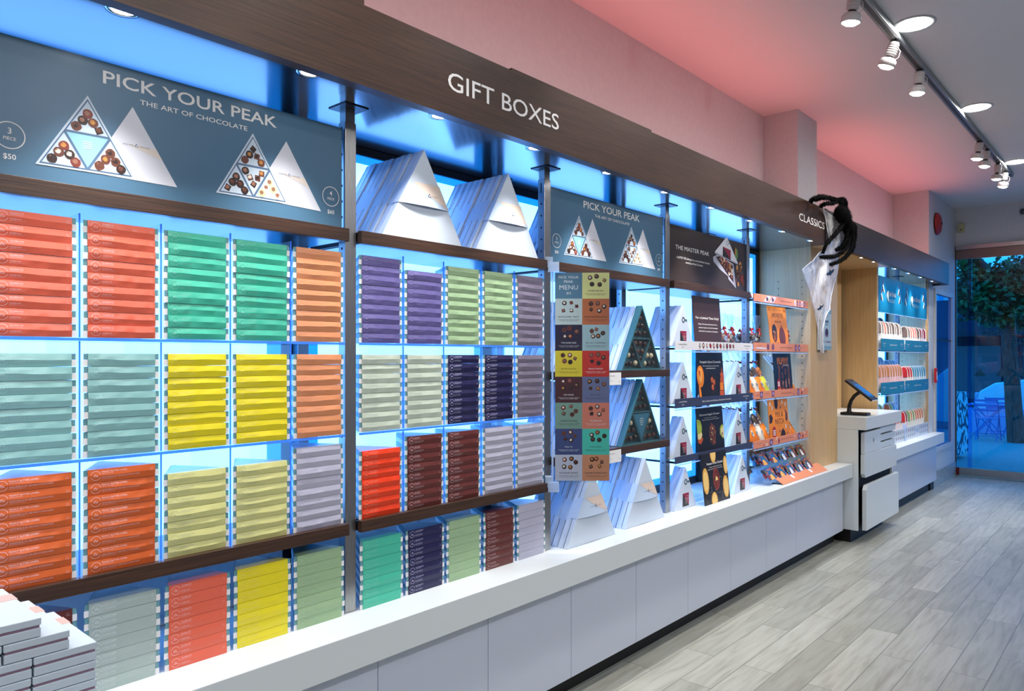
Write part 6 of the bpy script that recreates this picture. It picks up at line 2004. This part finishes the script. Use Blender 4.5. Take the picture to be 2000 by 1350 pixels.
# white car at the kerb, nose to the left
CARW = mat('car_white', (226, 230, 236), 0.25, coat=0.5)
CARG = mat('car_glass', (14, 22, 34), 0.1)
TYRE = mat('tyre', (20, 20, 24), 0.8)
yn = 3.50
xc0, xc1 = 21.3, 23.1
t = thing('car', 'white car parked at the kerb behind the tree', 'car', ((xc0 + xc1) / 2, yn - 2.1, -0.48))
prof = [(0.0, 0.34), (0.02, 0.80), (-0.12, 1.08), (-0.42, 1.28), (-1.05, 1.38), (-1.55, 1.76), (-1.9, 1.88), (-3.0, 1.90), (-3.7, 1.76), (-4.1, 1.4), (-4.25, 1.1), (-4.25, 0.36)]
low = [(-4.0, 0.24), (-3.75, 0.24)] + [(-3.4 - 0.36 * math.cos(a * PI / 8), 0.30 + 0.36 * math.sin(a * PI / 8)) for a in range(0, 9)] + [(-3.0, 0.24), (-1.12, 0.26)] + [(-0.62 - 0.43 * math.cos(a * PI / 8), 0.34 + 0.43 * math.sin(a * PI / 8)) for a in range(0, 9)] + [(-0.1, 0.34)]
poly = [(p[0] + 2.1, p[1]) for p in prof] + [(p[0] + 2.1, p[1]) for p in low]
hw_ = (xc1 - xc0) / 2
mb = MB(); mb.prism(poly, 'x', -hw_, hw_, CARW); mb.build('body', t, 0.05, 3)
mb = MB(); mb.prism([(0.98, 1.08), (0.60, 1.38), (0.25, 1.47), (-0.1, 1.47), (-0.1, 1.06)], 'x', -hw_ - 0.004, -hw_ - 0.001, CARG); mb.prism([(-0.16, 1.06), (-0.16, 1.47), (-0.9, 1.47), (-1.5, 1.34), (-1.7, 1.06)], 'x', -hw_ - 0.004, -hw_ - 0.001, CARG); mb.build('window', t)
mb = MB(); mb.box(-hw_ - 0.006, -hw_ + 0.25, 2.0, 2.10, 0.88, 1.04, mat('car_lamp', (150, 180, 210), 0.15)); mb.build('headlight', t, 0.03)
mb = MB(); mb.box(-hw_ - 0.007, -hw_ - 0.001, 1.72, 1.84, 0.86, 0.90, mat('car_marker', (220, 90, 40), 0.4)); mb.build('marker', t)
RIM = mat('wheel_rim', (170, 176, 184), 0.3, 0.6)
for yw in (2.1 - 0.62, 2.1 - 3.4):
    for s_ in (-1, 1):
        mb = MB(T((s_ * (hw_ - 0.12), yw, 0.32)) @ Matrix.Rotation(PI / 2, 4, 'Y')); mb.lathe([(0.0, -0.1), (0.2, -0.1), (0.30, -0.11), (0.325, -0.08), (0.325, 0.08), (0.30, 0.11), (0.2, 0.1), (0.0, 0.1)], TYRE, n=32); wh = mb.build('wheel', t)
        mb = MB(T((s_ * (hw_ - 0.12), yw, 0.32)) @ Matrix.Rotation(PI / 2, 4, 'Y'))
        for k in range(5):
            a_ = 2 * PI * k / 5
            mb.tube([(0.03 * math.cos(a_), 0.03 * math.sin(a_), s_ * 0.115), (0.2 * math.cos(a_), 0.2 * math.sin(a_), s_ * 0.118)], 0.026, RIM, 6)
        mb.lathe([(0.195, s_ * 0.112), (0.215, s_ * 0.122), (0.225, s_ * 0.112)], RIM, n=28)
        mb.build('rim', wh)
# neighbouring facade with a poster and a painted planter, seen through the side window
mb = MB(); mb.box(X1 + 0.2, 13.4, 2.66, 2.9, -0.02, 4.2, noise_mat('neighbour_facade', (30, 52, 92), (44, 72, 116), (1, 1, 1), 2, 3, 0.4))
struct(mb.build('facade'))
PSY = noise_mat('poster_colours', (24, 60, 150), (190, 180, 50), (1, 1, 1), 2.4, 1.5, 0.5, lo=0.46, hi=0.54)
mb = MB(); mb.box(10.5, 13.0, 2.62, 2.655, 1.60, 2.6, PSY)
tag(mb.build('poster_board'), 'yellow and blue poster on the facade outside the narrow side window', 'poster')
WV = mat('planter_wave', (200, 212, 224), 0.6)
nt = WV.node_tree
wv = nd(WV, 'ShaderNodeTexWave', wave_type='RINGS'); wv.inputs['Scale'].default_value = 5.0; wv.inputs['Distortion'].default_value = 9.0; wv.inputs['Detail'].default_value = 1.0
nt.links.new(coords(WV, (1, 1, 1)), wv.inputs[0])
nt.links.new(ramp(WV, wv.outputs[0], [(0.45, rgb(214, 222, 232)), (0.55, rgb(40, 60, 90))]), nt.nodes['Principled BSDF'].inputs['Base Color'])
mb = MB(); mb.box(11.6, 13.2, 2.25, 2.6, -0.02, 0.90, WV)
tag(mb.build('planter'), 'planter painted with wavy black stripes outside the narrow side window', 'planter')
mb = MB(); mb.box(10.5, 11.595, 2.25, 2.6, -0.02, 0.9, mat('planter_plain', (150, 170, 120), 0.6))
tag(mb.build('planter'), 'plain greenish planter outside the narrow side window', 'planter')

# ------------------------------------------------------------------ hanging cobweb, bats, wrapped box, spider
WEB = bpy.data.materials.new('web_gauze')
WEB.use_nodes = True
nt = WEB.node_tree
nt.nodes.remove(nt.nodes['Principled BSDF'])
tp = nd(WEB, 'ShaderNodeBsdfTransparent')
df = nd(WEB, 'ShaderNodeBsdfDiffuse'); df.inputs[0].default_value = (0.86, 0.87, 0.88, 1)
tl = nd(WEB, 'ShaderNodeBsdfTranslucent'); tl.inputs[0].default_value = (0.86, 0.87, 0.88, 1)
m1 = nd(WEB, 'ShaderNodeMixShader'); m1.inputs[0].default_value = 0.4
nt.links.new(df.outputs[0], m1.inputs[1]); nt.links.new(tl.outputs[0], m1.inputs[2])
nz = nd(WEB, 'ShaderNodeTexNoise'); nz.inputs['Scale'].default_value = 7; nz.inputs['Detail'].default_value = 8; nz.inputs['Distortion'].default_value = 1.5
nt.links.new(coords(WEB, (1.6, 1, 0.7)), nz.inputs[0])
al = ramp(WEB, nz.outputs[0], [(0.30, (0.25, 0.25, 0.25, 1)), (0.70, (0.80, 0.80, 0.80, 1))])
m2 = nd(WEB, 'ShaderNodeMixShader')
nt.links.new(al, m2.inputs[0]); nt.links.new(tp.outputs[0], m2.inputs[1]); nt.links.new(m1.outputs[0], m2.inputs[2])
nt.links.new(m2.outputs[0], nt.nodes['Material Output'].inputs[0])
MATS['web_gauze'] = WEB
STRAND = mat('web_strand', (226, 228, 232), 0.8)
YWB = 1.70
def w5(px, py):
    return (1570 + px / 7.105, 370 + py / 7.105)
rows = [(w5(258, 255), w5(470, 420)), (w5(285, 370), w5(480, 500)), (w5(312, 520), w5(482, 590)), (w5(345, 690), w5(500, 690)), (w5(340, 770), w5(490, 800)),
        (w5(210, 880), w5(478, 950)), (w5(120, 990), w5(474, 1040)), ((1567, 526), w5(462, 1130)), ((1573, 546), w5(440, 1230)), ((1581, 566), w5(410, 1330)), ((1586, 590), (1622, 580)), ((1591, 610), (1620, 604)), ((1596, 640), (1611, 620)), ((1599, 668), (1606, 650)), ((1603, 688), (1607, 690))]
rng = random.Random(9)
NXW = 9
pts = []
for j in range(len(rows) * 3 - 2):
    i, fr_ = divmod(j, 3)
    fr_ /= 3.0
    A_, B_ = rows[i]; A2, B2 = rows[min(i + 1, len(rows) - 1)]
    l_ = (A_[0] + (A2[0] - A_[0]) * fr_, A_[1] + (A2[1] - A_[1]) * fr_)
    r_ = (B_[0] + (B2[0] - B_[0]) * fr_, B_[1] + (B2[1] - B_[1]) * fr_)
    line = []
    for k in range(NXW):
        q = k / (NXW - 1)
        u = l_[0] + (r_[0] - l_[0]) * q; vv_ = l_[1] + (r_[1] - l_[1]) * q
        yy = YWB - 0.012 + 0.010 * math.sin(q * 9 + j * 0.35) + rng.uniform(-0.003, 0.003) + (0.0 if j < 12 else min(0.03, 0.002 * (j - 12)))
        p = P(u, vv_, yy)
        p.x += rng.uniform(-0.004, 0.004) if 0 < k < NXW - 1 else rng.uniform(-0.006, 0.006)
        line.append(p)
    pts.append(line)
web = thing('cobweb', 'torn white cobweb gauze hanging from the canopy beside the oak pillar', 'cobweb', P(1610, 420, YWB))
O = T(-P(1610, 420, YWB))
mb = MB(O)
v = [p for l_ in pts for p in l_]
f = [(j * NXW + k, j * NXW + k + 1, (j + 1) * NXW + k + 1, (j + 1) * NXW + k) for j in range(len(pts) - 1) for k in range(NXW - 1)]
mb.add(v, f, WEB, True)
mb.build('gauze', web)
mb = MB(O)
for side in (0, NXW - 1):
    mb.tube([l_[side] + Vector((0, -0.003, 0)) for l_ in pts], [0.0025 + 0.0015 * rng.random() for _ in pts], STRAND, 5)
for s_ in range(16):
    j = rng.randrange(0, len(pts) - 8); k = rng.randrange(NXW)
    line = []
    for q in range(7):
        k = max(0, min(NXW - 1, k + rng.choice([-1, 0, 0, 1])))
        line.append(pts[j + q][k] + Vector((0, -0.004, 0)))
    mb.tube(line, 0.0012, STRAND, 4)
mb.build('strand', web)['kind'] = 'stuff'
# wrapped printed box at the lower end
a = P(1603, 598, 1.80); e = P(1624, 686, 1.80); a2 = P(1606, 684, 1.80)
YH = 1.848
wbx = P(1605, 640, YH).x
t = thing('hanging_box', 'pale blue printed box wrapped in the lower end of the cobweb', 'box', (wbx, YH, P(1612, 684, YH).z))
Wb = P(1624, 640, YH).x - wbx; Hb = P(1612, 603, YH).z - P(1612, 684, YH).z
PBL = mat('pack_pale_blue', (128, 166, 184), 0.4); PBL2 = mat('pack_pale', (176, 196, 206), 0.4)
mb = MB(); mb.box(0, Wb, 0, 0.035, 0, Hb, PBL2); mb.build('carton', t, 0.004)
mb = MB(T((0, -0.0002, 0)))
mb.rect(0.006, Wb - 0.006, Hb * 0.02, Hb * 0.10, PBL, 1); mb.rect(0.006, Wb - 0.006, Hb * 0.88, Hb * 0.98, PBL, 1)
mb.disc(Wb * 0.5, Hb * 0.42, Wb * 0.17, Hb * 0.11, MAUVEI, 1); mb.disc(Wb * 0.5, Hb * 0.44, Wb * 0.1, Hb * 0.07, CH_D, 2)
mb.ring(Wb * 0.5, Hb * 0.78, Wb * 0.16, Hb * 0.06, 0.004, INKB, 1, a0=0.4, a1=2.7)
mb.rect(Wb * 0.32, Wb * 0.68, Hb * 0.66, Hb * 0.72, INKB, 1); mb.rect(Wb * 0.36, Wb * 0.64, Hb * 0.61, Hb * 0.63, INKB, 1)
for k in range(5): mb.disc(Wb * (0.16 + 0.17 * k), Hb * 0.20, Wb * 0.05, Hb * 0.026, [INKB, MAUVEL, MAUVEI, CH_D, CH_R][k], 1, n=10)
mb.build('print', t)
# bats
def bat(u, v, s_, rz, label):
    c_ = P(u, v, 1.672)
    t_ = [(-1, 0.05), (-0.72, 0.16), (-0.5, 0.08), (-0.28, 0.14), (-0.12, 0.10), (-0.07, 0.26), (0.0, 0.16), (0.07, 0.26), (0.12, 0.10), (0.28, 0.14), (0.5, 0.08), (0.72, 0.16), (1, 0.05), (0.74, -0.04), (0.58, -0.12), (0.40, -0.05), (0.22, -0.14), (0.0, -0.22), (-0.22, -0.14), (-0.40, -0.05), (-0.58, -0.12), (-0.74, -0.04)]
    mb = MB(T(c_) @ Matrix.Rotation(rz, 4, 'Y')); mb.prism([(p[0] * s_, p[1] * s_) for p in t_], 'y', 0, 0.003, BLACK)
    tag(mb.build('paper_bat'), label, 'bat decoration')
bat(1622, 533, 0.085, -0.28, 'small black bat cutout on the wide part of the cobweb')
bat(1603, 601, 0.062, -0.35, 'small black bat cutout above the wrapped box')
# spider: bent hairy legs round a hairy body
FUR = noise_mat('black_fur', (4, 4, 5), (14, 14, 15), (1, 1, 1), 60, 4, 0.9, spec=0.15)
YS = 1.640
sp = thing('toy_spider', 'large furry black toy spider clinging over the canopy edge', 'spider', P(1650, 440, YS))
O = T(-P(1650, 440, YS))
rng = random.Random(31)
def S5(px, py, y=YS):
    u, v = w5(px, py)
    return P(u, v, y)
def hairs(mb, pts_, rad, cnt, ln):
    v, f = [], []
    n_ = len(pts_)
    for _ in range(cnt):
        t_ = rng.uniform(0, n_ - 1.001); i = int(t_)
        p = pts_[i].lerp(pts_[i + 1], t_ - i)
        ax_ = (pts_[i + 1] - pts_[i]).normalized()
        r_ = rad[i] + (rad[i + 1] - rad[i]) * (t_ - i)
        d = Vector((rng.gauss(0, 1), rng.gauss(0, 1), rng.gauss(0, 1)))
        d = (d - ax_ * d.dot(ax_)).normalized()
        tip = (d + ax_ * rng.uniform(-0.2, 0.9) + Vector((0, 0, -0.3))).normalized()
        b_ = p + d * r_ * 0.9
        s_ = ax_.cross(d).normalized() * 0.0013
        i0 = len(v)
        v += [b_ - s_, b_ + s_, b_ + tip * ln * rng.uniform(0.6, 1.25)]
        f.append((i0, i0 + 1, i0 + 2))
    mb.add(v, f, FUR)
def leg(path, r0, r1, name='leg'):
    pts_ = [S5(*p) if len(p) == 2 else S5(p[0], p[1], p[2]) for p in path]
    # smooth the path
    fine = []
    for i in range(len(pts_) - 1):
        for q in range(5):
            fine.append(pts_[i].lerp(pts_[i + 1], q / 5))
    fine.append(pts_[-1])
    for _ in range(2):
        fine = [fine[0]] + [(fine[i - 1] + fine[i] * 2 + fine[i + 1]) / 4 for i in range(1, len(fine) - 1)] + [fine[-1]]
    rad = [r0 + (r1 - r0) * i / (len(fine) - 1) for i in range(len(fine))]
    mb = MB(O); mb.tube(fine, rad, FUR, 8); hairs(mb, fine, rad, 900, 0.012)
    return mb.build(name, sp)
R_ = 0.0145
leg([(500, 250), (540, 180), (440, 150), (320, 110), (210, 95), (130, 130), (95, 168, 1.705)], R_, 0.010)
leg([(520, 260), (560, 150), (500, 140), (420, 190), (300, 195), (235, 235, 1.70)], R_, 0.010)
leg([(560, 330), (590, 190), (540, 130), (470, 160), (380, 120), (250, 120), (160, 150, 1.70)], R_, 0.010)
leg([(560, 470), (500, 550), (400, 660), (310, 760), (260, 890, 1.665)], R_, 0.010)
leg([(600, 560), (590, 700), (540, 790), (450, 845, 1.66)], R_, 0.010)
leg([(640, 600), (620, 760), (540, 870), (430, 935), (330, 940), (235, 940, 1.66)], R_, 0.010)
leg([(660, 560), (680, 700), (650, 850), (570, 950), (480, 1005), (370, 1045, 1.66)], R_, 0.010)
leg([(640, 480), (710, 510), (715, 640), (690, 780), (655, 870)], R_, 0.010)
mb = MB(O)
c0 = S5(528, 335); c1_ = S5(590, 440); c2_ = S5(628, 560)
body = [c0 + (c0 - c1_) * 0.75, c0 + (c0 - c1_) * 0.35, c0, c0.lerp(c1_, 0.6), c1_, c1_.lerp(c2_, 0.5), c2_, c2_ + (c2_ - c1_) * 0.5]
rad = [0.010, 0.038, 0.050, 0.042, 0.028, 0.038, 0.038, 0.012]
mb.tube(body, rad, FUR, 14); hairs(mb, body, rad, 3600, 0.019)
mb.build('body', sp)
